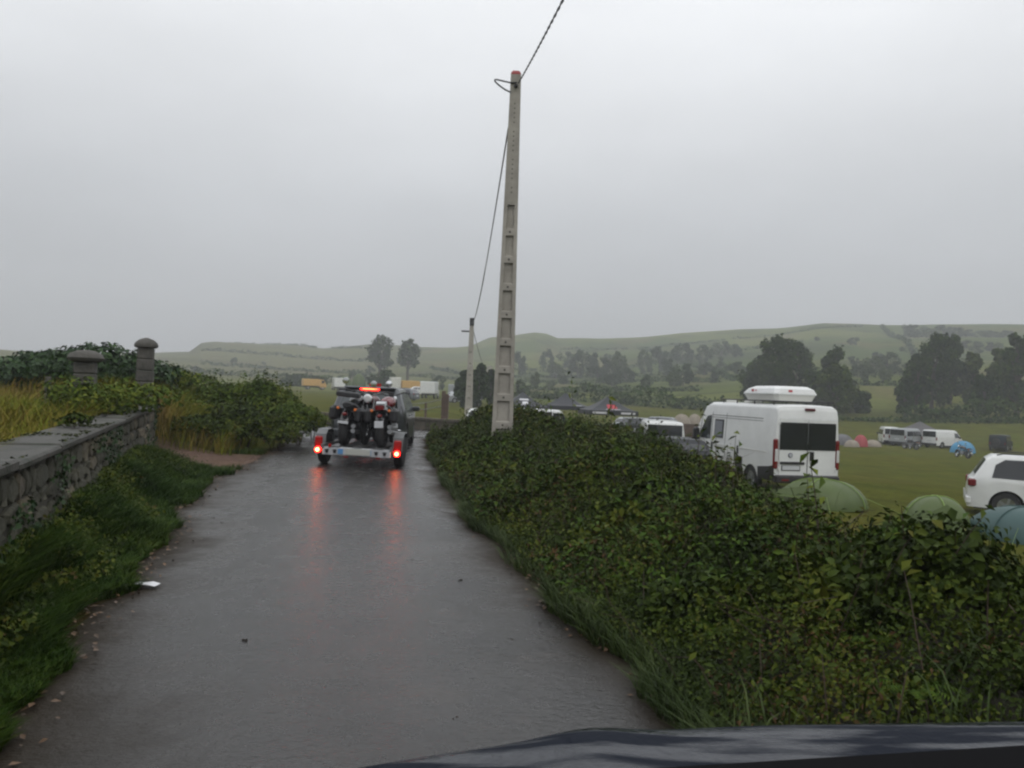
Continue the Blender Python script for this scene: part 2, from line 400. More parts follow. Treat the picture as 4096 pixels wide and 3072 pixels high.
t.links.new(rng_(tracks, .35, .65, .06, .22).outputs[0], am.inputs[0]); t.links.new(rng_(blot, .38, .62, -.03, .16).outputs[0], am.inputs[1]); am2 = t.nodes.new('ShaderNodeMath'); am2.operation = 'MULTIPLY_ADD'; am2.inputs[1].default_value = .42
t.links.new(ea.outputs['Fac'], am2.inputs[0]); t.links.new(am.outputs[0], am2.inputs[2]); t.links.new(am2.outputs[0], b.inputs['Roughness']); sm = t.nodes.new('ShaderNodeMath'); sm.operation = 'MULTIPLY_ADD'; sm.inputs[1].default_value = -.68; sm.inputs[2].default_value = .74; t.links.new(ea.outputs['Fac'], sm.inputs[0]); t.links.new(sm.outputs[0], b.inputs['Specular IOR Level'])
bp1 = t.nodes.new('ShaderNodeBump'); bp1.inputs['Strength'].default_value = .5; bp1.inputs['Distance'].default_value = .006; t.links.new(aggregate.outputs[0], bp1.inputs['Height'])
bp2 = t.nodes.new('ShaderNodeBump'); bp2.inputs['Strength'].default_value = .5; bp2.inputs['Distance'].default_value = .02
t.links.new(ripple.outputs[0], bp2.inputs['Height']); t.links.new(bp1.outputs[0], bp2.inputs['Normal']); t.links.new(bp2.outputs[0], b.inputs['Normal'])
ys = np.arange(-9, 30.6, .12); NX = 44
lx, rx = EL(ys), ER(ys)
tt = np.linspace(0, 1, NX)
VX = lx[:, None] * (1 - tt) + rx[:, None] * tt; VY = np.repeat(ys[:, None], NX, 1)
VZ = .012 * pnoise(VX, VY, 1.1, 9) + .02 * (1 - (2 * tt - 1)[None, :] ** 2) - .004 + .0 * VX
VZ[:, 0] = VZ[:, -1] = -.03
Vr = np.stack([VX, VY, VZ], -1).reshape(-1, 3)
i, j = np.meshgrid(np.arange(len(ys) - 1), np.arange(NX - 1), indexing='ij')
Fr = np.stack([i * NX + j, i * NX + j + 1, (i + 1) * NX + j + 1, (i + 1) * NX + j], -1).reshape(-1, 4)
road = npmesh('road', Vr, Fr, rm, smooth=True)
# silt and mud washed in from the verges, thin on the wheel tracks
dl, dr = VX - lx[:, None], rx[:, None] - VX
wob = .5 + .5 * pnoise(VX, VY, 1.3, 17) + .3 * pnoise(VX, VY, 4.1, 5)
silt = np.clip(np.exp(-(dl / (.28 + .5 * wob)) ** 2) + np.exp(-(dr / (.16 + .34 * wob)) ** 2) + .16 * np.exp(-((tt[None, :] - .5) / .10) ** 2) * wob, 0, 1)
sa = road.data.color_attributes.new('silt', 'FLOAT_COLOR', 'POINT')
sa.data.foreach_set('color', np.repeat(silt.reshape(-1, 1), 4, 1).astype(np.float32).ravel())
tag(road, 'narrow wet asphalt lane reflecting the grey sky', kind='structure')
# crossing lane in front of the low wall
def lane(pts, w):
    vs = []
    for k, p in enumerate(pts):
        a = Vector(pts[max(k - 1, 0)]); c = Vector(pts[min(k + 1, len(pts) - 1)]); d = (c - a).normalized(); n = Vector((-d.y, d.x))
        for q in np.linspace(-w / 2, w / 2, 6): 
            pp = Vector(p) + n * q; vs.append((pp.x, pp.y, gz(pp.x, pp.y) + .035))
    fs = [(k * 6 + q, (k + 1) * 6 + q, (k + 1) * 6 + q + 1, k * 6 + q + 1) for k in range(len(pts) - 1) for q in range(5)]
    return vs, fs
cl_pts = [(-26, 36), (-20, 34.5), (-14, 32.8), (-10, 31.2), (-6.5, 29.6), (-3.5, 28.2), (0, 26.4), (4, 24.2)]
cv, cfc = lane([(a, b_) for a, b_ in cl_pts], 4.6)
cv = [(a, b_, max(c_, .012)) for a, b_, c_ in cv]
cross = meshobj('crossing_road', cv, cfc, rm, smooth=True); tag(cross, kind='structure')

# closed box of misty rain air
hz = MB().box((0, 330, 33), (1500, 760, 94)).build('haze', None); tag(hz, kind='stuff')
hm = bpy.data.materials.new('haze'); hm.use_nodes = True; t = hm.node_tree; t.nodes.clear()
pv = t.nodes.new('ShaderNodeVolumePrincipled'); pv.inputs['Density'].default_value = .00105; pv.inputs['Color'].default_value = (.93, .95, 1, 1)
mo = t.nodes.new('ShaderNodeOutputMaterial'); t.links.new(pv.outputs[0], mo.inputs['Volume']); hz.data.materials.append(hm)

# ================================================================== WALLS ON THE LEFT
M_mortar = mat('old_mortar', (.085, .078, .06), .9, var=.6, scale=3, bump=.8, bscale=25)
M_stone = mat('rubble_stone', (.09, .083, .055), .9, col2=(.028, .030, .022), scale=2.2, bump=.9, bscale=18, island=.5)
M_stone2 = mat('pale_rubble_stone', (.17, .145, .09), .85, col2=(.08, .07, .055), scale=6, bump=.9, bscale=18)
M_cop = mat('wet_coping', (.078, .073, .066), .62, spec=.3, col2=(.030, .034, .024), scale=3.5, bump=.8, bscale=30)
M_pier = mat('weathered_pier_stone', (.095, .088, .078), .8, col2=(.045, .045, .038), scale=3, bump=.7, bscale=20)
WD = Vector((-.373, 1, 0)).normalized(); WN = Vector((-WD.y, WD.x, 0)) * -1   # WN towards the road
WN = Vector((WD.y, -WD.x, 0))
WS = Vector((WX(2.2), 2.2, 0)); WE_len = (Vector((WX(16.9), 16.9, 0)) - WS).length; WTOP = .93; WT = .36
wall = empty('stone_wall', WS, 0, 'old mossy rubble stone wall with flat wet coping along the left verge', 'wall')
def wl(s, n, z): return WD * s + WN * n + Vector((0, 0, z))
def wbox(mb, s0, s1, n0, n1, z0, z1, ch=0.0):
    ring = lambda z, k: [wl(s0 + k, n0 + k, z), wl(s1 - k, n0 + k, z), wl(s1 - k, n1 - k, z), wl(s0 + k, n1 - k, z)]
    if ch: mb.loft([ring(z0, ch), ring(z0 + ch, 0), ring(z1 - ch, 0), ring(z1, ch)])
    else: mb.loft([ring(z0, 0), ring(z1, 0)])
mb = MB(); wbox(mb, 0, WE_len, -WT, -.03, -.3, WTOP); mb.build('mortar_core', M_mortar, wall)
nst = 0; z0 = -.05
rows = [.21, .16, .24, .15, .2]
for ri, rh in enumerate(rows):
    s = 1.2 + random.uniform(-.2, 0); z1 = min(z0 + rh, WTOP - .01)
    while s < WE_len - .03 and nst < 290:
        L = random.choice((.14, .2, .26, .34, .45, .52)) * random.uniform(.85, 1.1) * (1.0 if s < 7 else 1.35)
        s1 = min(s + L, WE_len)
        jz = random.uniform(-.02, .02); a0, a1 = s + .005, s1 - .005; b0, b1 = z0 + .005 + jz, min(z1 - .005 + jz * .5, WTOP - .01)
        if a1 - a0 > .08:
            dep = random.uniform(.0, .016)
            out_ = []; k = 8; cs, cz = (a0 + a1) / 2, (b0 + b1) / 2
            for q in range(k):
                th = 2 * PI * (q + .5) / k; ca, sa = math.cos(th), math.sin(th); m_ = max(abs(ca), abs(sa))
                f_ = random.uniform(.9, 1.0) if q % 2 else random.uniform(.93, 1.04)
                out_.append((cs + ca / m_ * (a1 - a0) / 2 * f_, cz + sa / m_ * (b1 - b0) / 2 * f_))
            mb = MB(); mb.loft([[wl(p, -.06, q) for p, q in out_], [wl(p, dep - .022, q) for p, q in out_], [wl(cs + (p - cs) * .86, dep - .005 + .012 * math.sin(p * 40), cz + (q - cz) * .86) for p, q in out_]])
            mb.build('stone', M_stone2 if random.random() < .22 else M_stone, wall); nst += 1
        s = s1
    z0 = z1
s = 0
while s < WE_len + .05:
    L = random.uniform(1.1, 1.6); s1 = min(s + L, WE_len + .08)
    if s1 - s < .3: break
    mb = MB(); wbox(mb, s + .008, s1 - .008, -WT - .05, .06, WTOP + random.uniform(0, .012), WTOP + .08 + random.uniform(-.016, .014), .018)
    mb.build('coping_slab', M_cop, wall); s = s1
# gate piers
pp = WS + WD * (WE_len - .38) + WN * -.23
pier = empty('gate_pier', (pp.x, pp.y, WTOP + .09), math.atan2(WD.y, WD.x), 'square stone gate pier with a domed cap at the far end of the wall', 'pier')
mb = MB()
for k in range(5):
    w_ = .345 - .008 * k; mb.bbox((random.uniform(-.004, .004), 0, .12 + .235 * k), (w_, w_, .23), .018)
mb.build('shaft', M_pier, pier)
MB().lathe([(.17, 1.17), (.225, 1.19), (.235, 1.235), (.21, 1.29), (.14, 1.35), (.03, 1.39), (.001, 1.392)], n=20).build('cap', M_pier, pier, True)
q = on_y(86, 357, 13.5)
pier2 = empty('gate_pier', (q.x, q.y, .6), .3, 'broad stone pier with a shallow mushroom cap half lost in bramble', 'pier')
mb = MB()
for k in range(6): mb.bbox((0, 0, .1 + .2 * k), (.34 - .004 * k, .34 - .004 * k, .196), .02)
mb.build('shaft', M_pier, pier2)
MB().lathe([(.16, 1.19), (.26, 1.22), (.29, 1.27), (.25, 1.34), (.14, 1.395), (.001, 1.41)], n=20).build('cap', M_pier, pier2, True)
# slack wire between the wall top and the pier
M_wire = mat('dark_wire', (.02, .02, .02), .6)
a = WS + WD * 9.2 + WN * -.2 + Vector((0, 0, WTOP + .1)); c_ = pp + Vector((-.2, -.2, .75)); d_ = on_y(48, 380, 12)
pts = [d_.lerp(a, k / 10) + Vector((0, 0, -.25 * math.sin(PI * k / 10))) for k in range(11)]
tag(MB().tube(pts, .012, 5).build('fence_wire', M_wire), 'slack dark wire sagging behind the wall coping', 'wire')
tag(MB().bbox((d_.x, d_.y, (d_.z + gz(d_.x, d_.y)) / 2), (.07, .07, d_.z - gz(d_.x, d_.y) + .1), .01).build('fence_post', mat('grey_post', (.08, .075, .065), .9)), 'short thin grey post holding the slack wire in the long grass', 'post')
# the low wall across the end of the lane
fw = [(-16, 35.4), (-12, 34.3), (-8.5, 32.9), (-4.3, 31.1), (-2.6, 30.1), (0, 28.9), (4, 26.9)]
M_low = mat('brown_low_wall', (.14, .115, .09), .85, col2=(.06, .055, .04), scale=1.5, bump=.8, bscale=9)
low = empty('low_wall', (-4, 31, 0), 0, 'low brown wall across the end of the lane beyond the grey car', 'wall')
mb = MB(); mc = MB(); nw = 0
for k in range(len(fw) - 1):
    A_, B_ = Vector((*fw[k], 0)), Vector((*fw[k + 1], 0)); d = (B_ - A_); L = d.length; d.normalize(); n = Vector((-d.y, d.x, 0)); m_ = int(L / .6)
    for q in range(m_):
        p0, p1 = A_ + d * (L * q / m_), A_ + d * (L * (q + 1) / m_ - .02)
        o_ = Vector((-4, 31, 0))
        rw = lambda z, t_: [p0 - n * t_ - o_ + Vector((0, 0, z)), p1 - n * t_ - o_ + Vector((0, 0, z)), p1 + n * t_ - o_ + Vector((0, 0, z)), p0 + n * t_ - o_ + Vector((0, 0, z))]
        mb.loft([rw(-.2, .16 + random.uniform(0, .02)), rw(.38, .15)])
        MB().loft([rw(.385, .2), rw(.46 + random.uniform(-.01, .015), .19)]).build('coping_stone', M_low, low)
mb.build('wall_body', M_low, low)
# ================================================================== VEGETATION
G1, G2, G3 = (.020, .038, .009), (.042, .075, .014), (.085, .115, .018)
M_leaf = leaf_mat('bramble_leaf', [(.10, (0.0126, 0.0196, 0.0040)), (.32, (0.0208, 0.0357, 0.0047)), (.55, (0.0393, 0.0606, 0.0058)), (.76, (0.0751, 0.0894, 0.0080)), (.93, (0.0692, 0.0433, 0.0145))], patch=1.5, patch_w=.6, rough=.6, spec=.1)
M_leaf_b = leaf_mat('bank_leaf', [(.1, (0.0290, 0.0532, 0.0096)), (.45, (0.0630, 0.0969, 0.0126)), (.75, (0.1356, 0.1550, 0.0175)), (.95, (0.1938, 0.1452, 0.0387))], patch=.8, patch_w=.6, rough=.7, spec=.1)
M_dark = leaf_mat('evergreen_leaf', [(.1, (0.0084, 0.0252, 0.0070)), (.5, (0.0196, 0.0490, 0.0112)), (.9, (0.0420, 0.0840, 0.0210))], patch=1.2, patch_w=.4, spec=.2)
M_dry = leaf_mat('dry_grass', [(.1, (0.0692, 0.1187, 0.0139)), (.42, (0.1483, 0.1681, 0.0198)), (.65, (0.2275, 0.1681, 0.0396)), (.92, (0.2769, 0.1879, 0.0791))], patch=.5, patch_w=.7, rough=.8, spec=.05)
M_grass = leaf_mat('verge_grass', [(.1, (0.0132, 0.0330, 0.0053)), (.5, (0.0297, 0.0627, 0.0066)), (.9, (0.0660, 0.0924, 0.0119))], patch=1.0, patch_w=.5, rough=.6, spec=.1)
M_grass2 = leaf_mat('tussock_grass', [(.1, (0.0179, 0.0327, 0.0071)), (.5, (0.0357, 0.0595, 0.0107)), (.9, (0.0714, 0.0952, 0.0268))], patch=2.0, patch_w=.4, rough=.5, spec=.2)
M_tree = [leaf_mat('tree_leaf_%s' % n_, st, patch=.28, patch_w=.55, rough=.8, spec=.05) for n_, st in (
    ('dark', [(.1, (0.0115, 0.0259, 0.0072)), (.5, (0.0259, 0.0504, 0.0101)), (.9, (0.0540, 0.0864, 0.0144))]),
    ('mid', [(.1, (0.0210, 0.0385, 0.0070)), (.5, (0.0420, 0.0700, 0.0112)), (.9, (0.0770, 0.1050, 0.0175))]),
    ('light', [(.1, (0.0350, 0.0490, 0.0140)), (.5, (0.0560, 0.0735, 0.0182)), (.9, (0.0840, 0.0980, 0.0245))]))]
M_bark = mat('bark', (.07, .058, .045), .9, var=.5, scale=6, bump=.6)
M_twig = mat('bramble_stem', (.07, .045, .03), .8, var=.5)
M_bulk = mat('hedge_backing', (.018, .016, .008), .95, var=.5, scale=9, bump=.9, bscale=30)  # opaque backing added under the leaves, inner darkness put into its colour

def leaf_cloud(P, Nrm, size, aspect=.62, fold=.28, droop=.3, seed=0):
    """one folded leaf (two triangles) at each point, facing roughly along the normal"""
    r = np.random.default_rng(seed); n = len(P)
    N = Nrm + r.normal(0, .55, (n, 3)); N /= np.linalg.norm(N, axis=1, keepdims=True) + 1e-9
    T = r.normal(0, 1, (n, 3)); T[:, 2] -= droop; T -= N * (T * N).sum(1, keepdims=True); T /= np.linalg.norm(T, axis=1, keepdims=True) + 1e-9
    B = np.cross(N, T); s = (size * r.uniform(.6, 1.35, n))[:, None] if np.isscalar(size) else (size * r.uniform(.6, 1.35, n))[:, None]
    base = P - T * s * .5; tip = P + T * s * .5 - N * s * .12
    l = P - T * s * .06 + B * s * aspect * .5 + N * s * fold * .4; rr_ = P - T * s * .06 - B * s * aspect * .5 + N * s * fold * .4
    V_ = np.stack([base, l, tip, rr_], 1).reshape(-1, 3); k = np.arange(n) * 4
    return V_, np.concatenate([np.stack([k, k + 2, k + 1], 1), np.stack([k, k + 3, k + 2], 1)])
def blades(P, h, w, lean=.35, seed=0, wind=(.25, 0)):
    """curved grass blades: 5 points, 3 triangles each"""
    r = np.random.default_rng(seed); n = len(P); a = r.uniform(0, 2 * PI, n); D = np.stack([np.cos(a), np.sin(a), 0 * a], 1)
    S = np.stack([-np.sin(a + r.normal(0, .5, n)), np.cos(a), 0 * a], 1); hh = (h * r.uniform(.55, 1.3, n))[:, None]
    L = (lean * r.uniform(.2, 1.6, n))[:, None] * hh * D + np.array([wind[0], wind[1], 0]) * hh * r.uniform(.3, 1, n)[:, None]
    Z_ = np.array([0, 0, 1.0]); ww = w * r.uniform(.6, 1.4, n)[:, None] * S
    b0, b1 = P - ww * .5, P + ww * .5; m = P + L * .35 + Z_ * hh * .6; m0, m1 = m - ww * .4, m + ww * .4; tp = P + L + Z_ * hh * .92
    V_ = np.stack([b0, b1, m0, m1, tp], 1).reshape(-1, 3); k = np.arange(n) * 5
    return V_, np.concatenate([np.stack([k, k + 1, k + 3], 1), np.stack([k, k + 3, k + 2], 1), np.stack([k + 2, k + 3, k + 4], 1)])
def join(parts):
    vs, fs, n = [], [], 0
    for v_, f_ in parts: vs.append(v_); fs.append(f_ + n); n += len(v_)
    return np.concatenate(vs), np.concatenate(fs)

# ---- the bramble hedge on the right: height above z = 0 over the strip between road and field
def hedge_top(x, y):
    e, o = ER(y), OH(y)
    s = (x - e) / np.maximum(o - e, .5)
    near = 1 - sstep(y, 4, 9)
    up = sstep(x - e, -.1, 1.35 + .7 * sstep(y, 5, 11)) ** .85; down = 1 - sstep(x - o, .0, 1.5)
    lump = .15 * pnoise(x, y, 1.15, 3) + .15 * pnoise(x, y, 2.9, 6) + .09 * pnoise(x, y, 6.3, 1) - .17 * np.exp(-(pnoise(x, y, 1.9, 14) / .15) ** 2)
    hgt = np.interp(y, [-9, 2, 4, 6, 8.4, 12, 16, 19, 22, 25, 27, 29], [.42, .42, .43, .50, .60, .74, .88, .93, .90, .84, .62, .2])
    hgt = hgt - .34 * sstep(x, .2, 1.5) * sstep(y, 9, 14)
    tip = 1 - sstep(y, 21, 26.5) * sstep(-x, .5, 3)
    g = terrain(x, y)
    return g + (hgt - g + lump) * up * down * tip
NXH = 56; ys = np.arange(-3, 28, .16)
tt = np.linspace(0, 1, NXH); e, o = ER(ys), OH(ys)
HX = (e[:, None] + .03) + tt * (o - e + 1.6)[:, None]; HY = np.repeat(ys[:, None], NXH, 1)
HZ = hedge_top(HX, HY) - .07
HZ[:, 0] = -.05; HZ[:, -1] = terrain(HX[:, -1], HY[:, -1]) - .1
i, j = np.meshgrid(np.arange(len(ys) - 1), np.arange(NXH - 1), indexing='ij')
Fh = np.stack([i * NXH + j, i * NXH + j + 1, (i + 1) * NXH + j + 1, (i + 1) * NXH + j], -1).reshape(-1, 4)
hedge = empty('bramble_hedge', (0, 0, 0), 0, 'long unclipped bramble hedge filling the bank between the lane and the tent field', 'hedge')
bulk = npmesh('hedge_backing', np.stack([HX, HY, HZ], -1).reshape(-1, 3), Fh, M_bulk, hedge, True)
def hedge_points(n, y0, y1, seed, depth=.16):
    r = np.random.default_rng(seed); yy = r.uniform(y0, y1, n); e, o = ER(yy), OH(yy)
    xx = e + .04 + r.uniform(0, 1, n) ** 1.15 * (o - e + 1.3)
    zz = hedge_top(xx, yy); d_ = .05
    nx_ = -(hedge_top(xx + d_, yy) - zz) / d_; ny_ = -(hedge_top(xx, yy + d_) - zz) / d_
    N = np.stack([nx_, ny_, np.ones(n)], 1); N /= np.linalg.norm(N, axis=1, keepdims=True)
    P = np.stack([xx, yy, zz], 1) + N * (r.uniform(-depth, .10, n) + .05 * np.abs(r.normal(0, 1, n)))[:, None]
    return P, N
parts = []
for n, y0, y1, sz in ((100000, 1.2, 5.2, .032), (85000, 5.0, 9.5, .040), (80000, 9.2, 17, .054), (64000, 16.5, 28, .075)):
    P, N = hedge_points(n, y0, y1, int(y1)); parts.append(leaf_cloud(P, N, sz * np.where(pnoise(P[:, 0], P[:, 1], 2.1, 4) > .3, 1.6, .85) * np.where(pnoise(P[:, 0], P[:, 1], 3.3, 11) > .45, 1.4, 1), seed=int(n)))
lv = npmesh('foliage', *join(parts), M_leaf, hedge)
M_nettle = leaf_mat('nettle_leaf', [(.1, (0.0204, 0.0442, 0.0054)), (.5, (0.0374, 0.0748, 0.0068)), (.9, (0.0680, 0.1054, 0.0102))], patch=2.0, patch_w=.5, rough=.6, spec=.1)
M_deadl = leaf_mat('dead_leaf', [(.1, (.04, .022, .012)), (.5, (.075, .042, .02)), (.9, (.12, .075, .03))], patch=2.0, patch_w=.4, rough=.7, spec=.1)
pl = []
for n, y0, y1, sz in ((9000, 1.2, 6, .058), (9000, 6, 13, .075), (7000, 13, 27, .10)):
    P, N = hedge_points(n, y0, y1, n + int(y1), .03); k_ = pnoise(P[:, 0], P[:, 1], 1.25, 21) > .05; P, N = P[k_] + np.array([0, 0, .035]), N[k_] + np.array([0, 0, .4])
    pl.append(leaf_cloud(P, N, sz, .5, .25, .6, seed=int(n + y1)))
tag(npmesh('nettle_foliage', *join(pl), M_nettle, hedge), kind='stuff')
pl = []
for n, y0, y1, sz in ((7000, 1.2, 6, .034), (7000, 6, 14, .05)):
    P, N = hedge_points(n, y0, y1, n + 3 + int(y1), .02); k_ = pnoise(P[:, 0], P[:, 1], 1.6, 31) > .35; pl.append(leaf_cloud(P[k_] + np.array([0, 0, .03]), N[k_], sz, .4, .4, 1.2, seed=int(n + y0)))
tag(npmesh('withered_foliage', *join(pl), M_deadl, hedge), kind='stuff')
P, N = hedge_points(15000, 1.5, 20, 61, .02)
kp = pnoise(P[:, 0], P[:, 1], 1.3, 15) > -.1
hg = blades(P[kp] - np.array([0, 0, .05]), .17, .0065, .7, 12, (-.2, -.1)); tag(npmesh('wild_grass', *hg, M_grass2, hedge), kind='stuff')
# arching bare stems
P, N = hedge_points(700, 1.5, 26, 77); mb = MB()
for k in range(700):
    a_ = Vector(P[k]); d = Vector(N[k]) * .5 + Vector((random.gauss(0, .8), random.gauss(0, .8), random.uniform(0, .5))); L = random.uniform(.15, .5)
    mb.tube([a_ - Vector(N[k]) * .12, a_ + d * L * .5, a_ + d * L + Vector((0, 0, -.06))], [.004, .003, .0015], 3, False)
tag(mb.build('stems', M_twig, hedge), kind='stuff')
tag(lv, kind='stuff'); tag(bulk, kind='stuff')

# ragged shoots over the whole hedge
P, N = hedge_points(420, 2.2, 25, 501, .01); QP, QN, mb = [], [], MB(); r = np.random.default_rng(77)
for k in range(len(P)):
    L = r.uniform(.12, .34) * (1 + .03 * P[k][1]); d = np.array([r.normal(0, .35), r.normal(0, .35), 1.0]); d /= np.linalg.norm(d); m_ = 9
    mb.tube([tuple(P[k] - .05 * d), tuple(P[k] + d * L * .6), tuple(P[k] + d * L + np.array([0, 0, -.02]))], [.004, .003, .0015], 3, False)
    for q in range(m_):
        t_ = .2 + .8 * q / (m_ - 1); a = q * 2.4; w_ = (.05 + .002 * P[k][1]) * (1.15 - .6 * t_)
        QP.append(P[k] + d * L * t_ + np.array([math.cos(a) * w_, math.sin(a) * w_, .01])); QN.append([math.cos(a) * .5, math.sin(a) * .5, .9])
QP = np.array(QP); V_, F_ = leaf_cloud(QP, np.array(QN), .040 + .0028 * QP[:, 1], .45, seed=88)
tag(npmesh('shoots', V_, F_, M_leaf, hedge), kind='stuff'); tag(mb.build('shoot_stems', M_twig, hedge), kind='stuff')

# ---- single sprigs that stand out of the hedge
def sprig(u, v, y, h, lab, lw=.075, n=16):
    b_ = on_y(u, v, y); zt_ = float(hedge_top(np.array([b_.x]), np.array([b_.y]))[0]) - .1; zt_ = max(zt_, gz(b_.x, b_.y)); h = max(h, b_.z + h - zt_) if zt_ < b_.z else h; b_.z = min(b_.z, zt_) if zt_ < b_.z else b_.z
    root = empty('hedge_sprig', (b_.x, b_.y, b_.z), 0, lab, 'shoot', 'leafy shoots standing above the hedge')
    mb = MB(); lean = random.uniform(-.12, .12); pts = [(lean * h * (k / 5) ** 2, 0, h * k / 5) for k in range(6)]
    mb.tube(pts, [.009, .008, .007, .005, .004, .002], 4); mb.build('stem', M_twig, root)
    P, N = [], []
    for k in range(n):
        t_ = .15 + .85 * k / (n - 1); a = k * 2.4; rr_ = lw * (1.1 - .6 * t_)
        P.append((lean * h * t_ * t_ + math.cos(a) * rr_, math.sin(a) * rr_, h * t_ + .02)); N.append((math.cos(a) * .4, math.sin(a) * .4, 1))
    V_, F_ = leaf_cloud(np.array(P), np.array(N), lw * 1.5, .42, seed=n + int(u)); npmesh('leaves', V_, F_, M_leaf_b, root)
    return root
sprig(821, 520, 5.6, .42, 'tall leafy shoot rising in front of the camper van rear lamp', .08, 18)
sprig(809, 512, 6.2, .26, 'short shoot just left of the tall one before the van bumper', .05, 12)
sprig(733, 462, 8.6, .30, 'leafy shoot in front of the camper van rear wheel', .085, 16)
sprig(716, 460, 8.9, .28, 'leafy shoot left of the camper van wheel beside another shoot', .07, 14)
sprig(574, 424, 15, .95, 'thin tall shoot above the hedge between the gazebo tents', .09, 18)
sprig(548, 428, 15.5, .55, 'thin shoot above the hedge right of the concrete pole', .09, 12)
sprig(611, 428, 14, .5, 'bushy shoot above the hedge in front of the red badged gazebo', .1, 16)
sprig(697, 436, 11, .42, 'shoot above the hedge before the dark rounded car roof', .08, 14)
sprig(905, 540, 4.6, .2, 'reddish shoot before the green dome tent', .05, 10)

# ---- fern fronds and broad leaves near the camera
M_fern = leaf_mat('fern_frond', [(.1, (.03, .065, .005)), (.5, (.05, .095, .007)), (.9, (.075, .12, .01))], patch=3, patch_w=.3, spec=.15, rough=.7)
def fern(x, y, z, s, lab, n=7, rz=0):
    root = empty('fern', (x, y, z), rz, lab, 'fern', 'ferns in the hedge bank')
    for k in range(n):
        a = -PI / 2 + (k - (n - 1) / 2) * .5 + random.uniform(-.1, .1); L = s * random.uniform(.8, 1.1); P, N, S = [], [], []
        vs, fs = [], []
        m_ = 15; rise = random.uniform(.5, .9)
        ctr = [Vector((math.cos(a) * L * t_, math.sin(a) * L * t_, L * rise * t_ * (1.15 - t_))) for t_ in [q / m_ for q in range(m_ + 1)]]
        side = Vector((-math.sin(a), math.cos(a), 0))
        for q in range(1, m_):
            w_ = L * .26 * math.sin(PI * min(1, (q / m_) * .75 + .2)); f_ = (ctr[q + 1] - ctr[q]) * .42
            for sg in (-1, 1):
                tipp = ctr[q] + side * sg * w_ + (ctr[q + 1] - ctr[q]) * .9 - Vector((0, 0, w_ * .25))
                b_ = len(vs); vs += [ctr[q] - f_, ctr[q] + f_, tipp]; fs.append((b_, b_ + 1, b_ + 2))
        for q in range(m_):
            b_ = len(vs); vs += [ctr[q] - side * .004, ctr[q] + side * .004, ctr[q + 1]]; fs.append((b_, b_ + 1, b_ + 2))
        meshobj('frond', vs, fs, M_fern, root)
for u, v, y, s, lab, n in ((985, 640, 2.75, .42, 'large bright fern leaning out of the hedge near the right edge', 8), (915, 600, 3.4, .26, 'mid green fern below the green dome tent', 6), (800, 700, 3.0, .22, 'small fern low in the hedge above the dark bonnet', 6),
                           (720, 560, 4.7, .28, 'yellow green fern on the face of the hedge', 7), (690, 520, 6.2, .3, 'pale fern high on the face of the hedge', 7), (870, 545, 4.1, .2, 'small fern under the tip of the green tent', 5)):
    p_ = on_y(u, v, y); zt = float(hedge_top(np.array([p_.x]), np.array([p_.y]))[0]); fern(p_.x, p_.y, zt - .06, s * .8, lab, n + 2)

# ---- grass: hedge foot tussocks, left verge, rough field behind the wall
r = np.random.default_rng(5)
n = 34000; yy = 1.8 + 16 * r.uniform(0, 1, n) ** 1.5; xx = ER(yy) - .07 + np.abs(r.normal(0, .26, n)) + .07 * pnoise(yy, yy * 0, 3, 1)
keep = pnoise(yy, yy * 0, 1.6, 9) + .75 * r.uniform(-1, 1, n) > -.35; xx, yy = xx[keep], yy[keep]
V_, F_ = blades(np.stack([xx, yy, np.maximum(terrain(xx, yy), hedge_top(xx, yy) - .12)], 1), .18 * (1 + .35 * pnoise(xx, yy, 1.6, 4)), .006, .75, 3, (-.35, -.1))
tag(npmesh('edge_grass', V_, F_, M_grass2), 'long wet grass fringing the foot of the hedge along the lane', 'grass', kind='stuff')
n = 90000; yy = 2.2 + 15.2 * r.uniform(0, 1, n) ** 1.35; el, w_ = EL(yy), WX(yy)
xx = w_ + .02 + (el - w_ + .03 + .12 * pnoise(yy, yy * 0, 4, 3)) * r.uniform(0, 1, n) ** .85
kp = np.exp(-((xx + 6.4) / 1.75) ** 2 - ((yy - 15.4) / 1.5) ** 2) < .22; xx, yy, w_, el = xx[kp], yy[kp], w_[kp], el[kp]
V_, F_ = blades(np.stack([xx, yy, terrain(xx, yy)], 1), .15 * (1 + .4 * pnoise(xx, yy, 2.1, 4)) * (1.25 - .5 * (xx - w_) / (el - w_)), .0095, .8, 4, (.35, -.1))
n3 = 16000; y3 = r.uniform(2.5, 17, n3); x3 = WX(y3) + np.abs(r.normal(0, .16, n3)) + (pnoise(y3, y3 * 0, 1.9, 2) > 0) * r.uniform(0, .9, n3) ** 2; x3 = np.minimum(x3, EL(y3) - .08 - r.uniform(0, .25, n3)); kp = np.exp(-((x3 + 6.4) / 1.7) ** 2 - ((y3 - 15.4) / 1.5) ** 2) < .2; x3, y3 = x3[kp], y3[kp]; n3 = len(x3)
P3 = np.stack([x3, y3, terrain(x3, y3) + r.uniform(.02, .22, n3)], 1)
tag(npmesh('verge_grass', V_, F_, M_grass), 'dark green uncut grass between the wall and the lane', 'grass', kind='stuff')
V_, F_ = leaf_cloud(P3, np.tile([.6, -.3, .8], (n3, 1)), .04, seed=4)
tag(npmesh('verge_weeds', V_, F_, M_leaf), 'low weeds along the foot of the wall', 'weeds', kind='stuff')
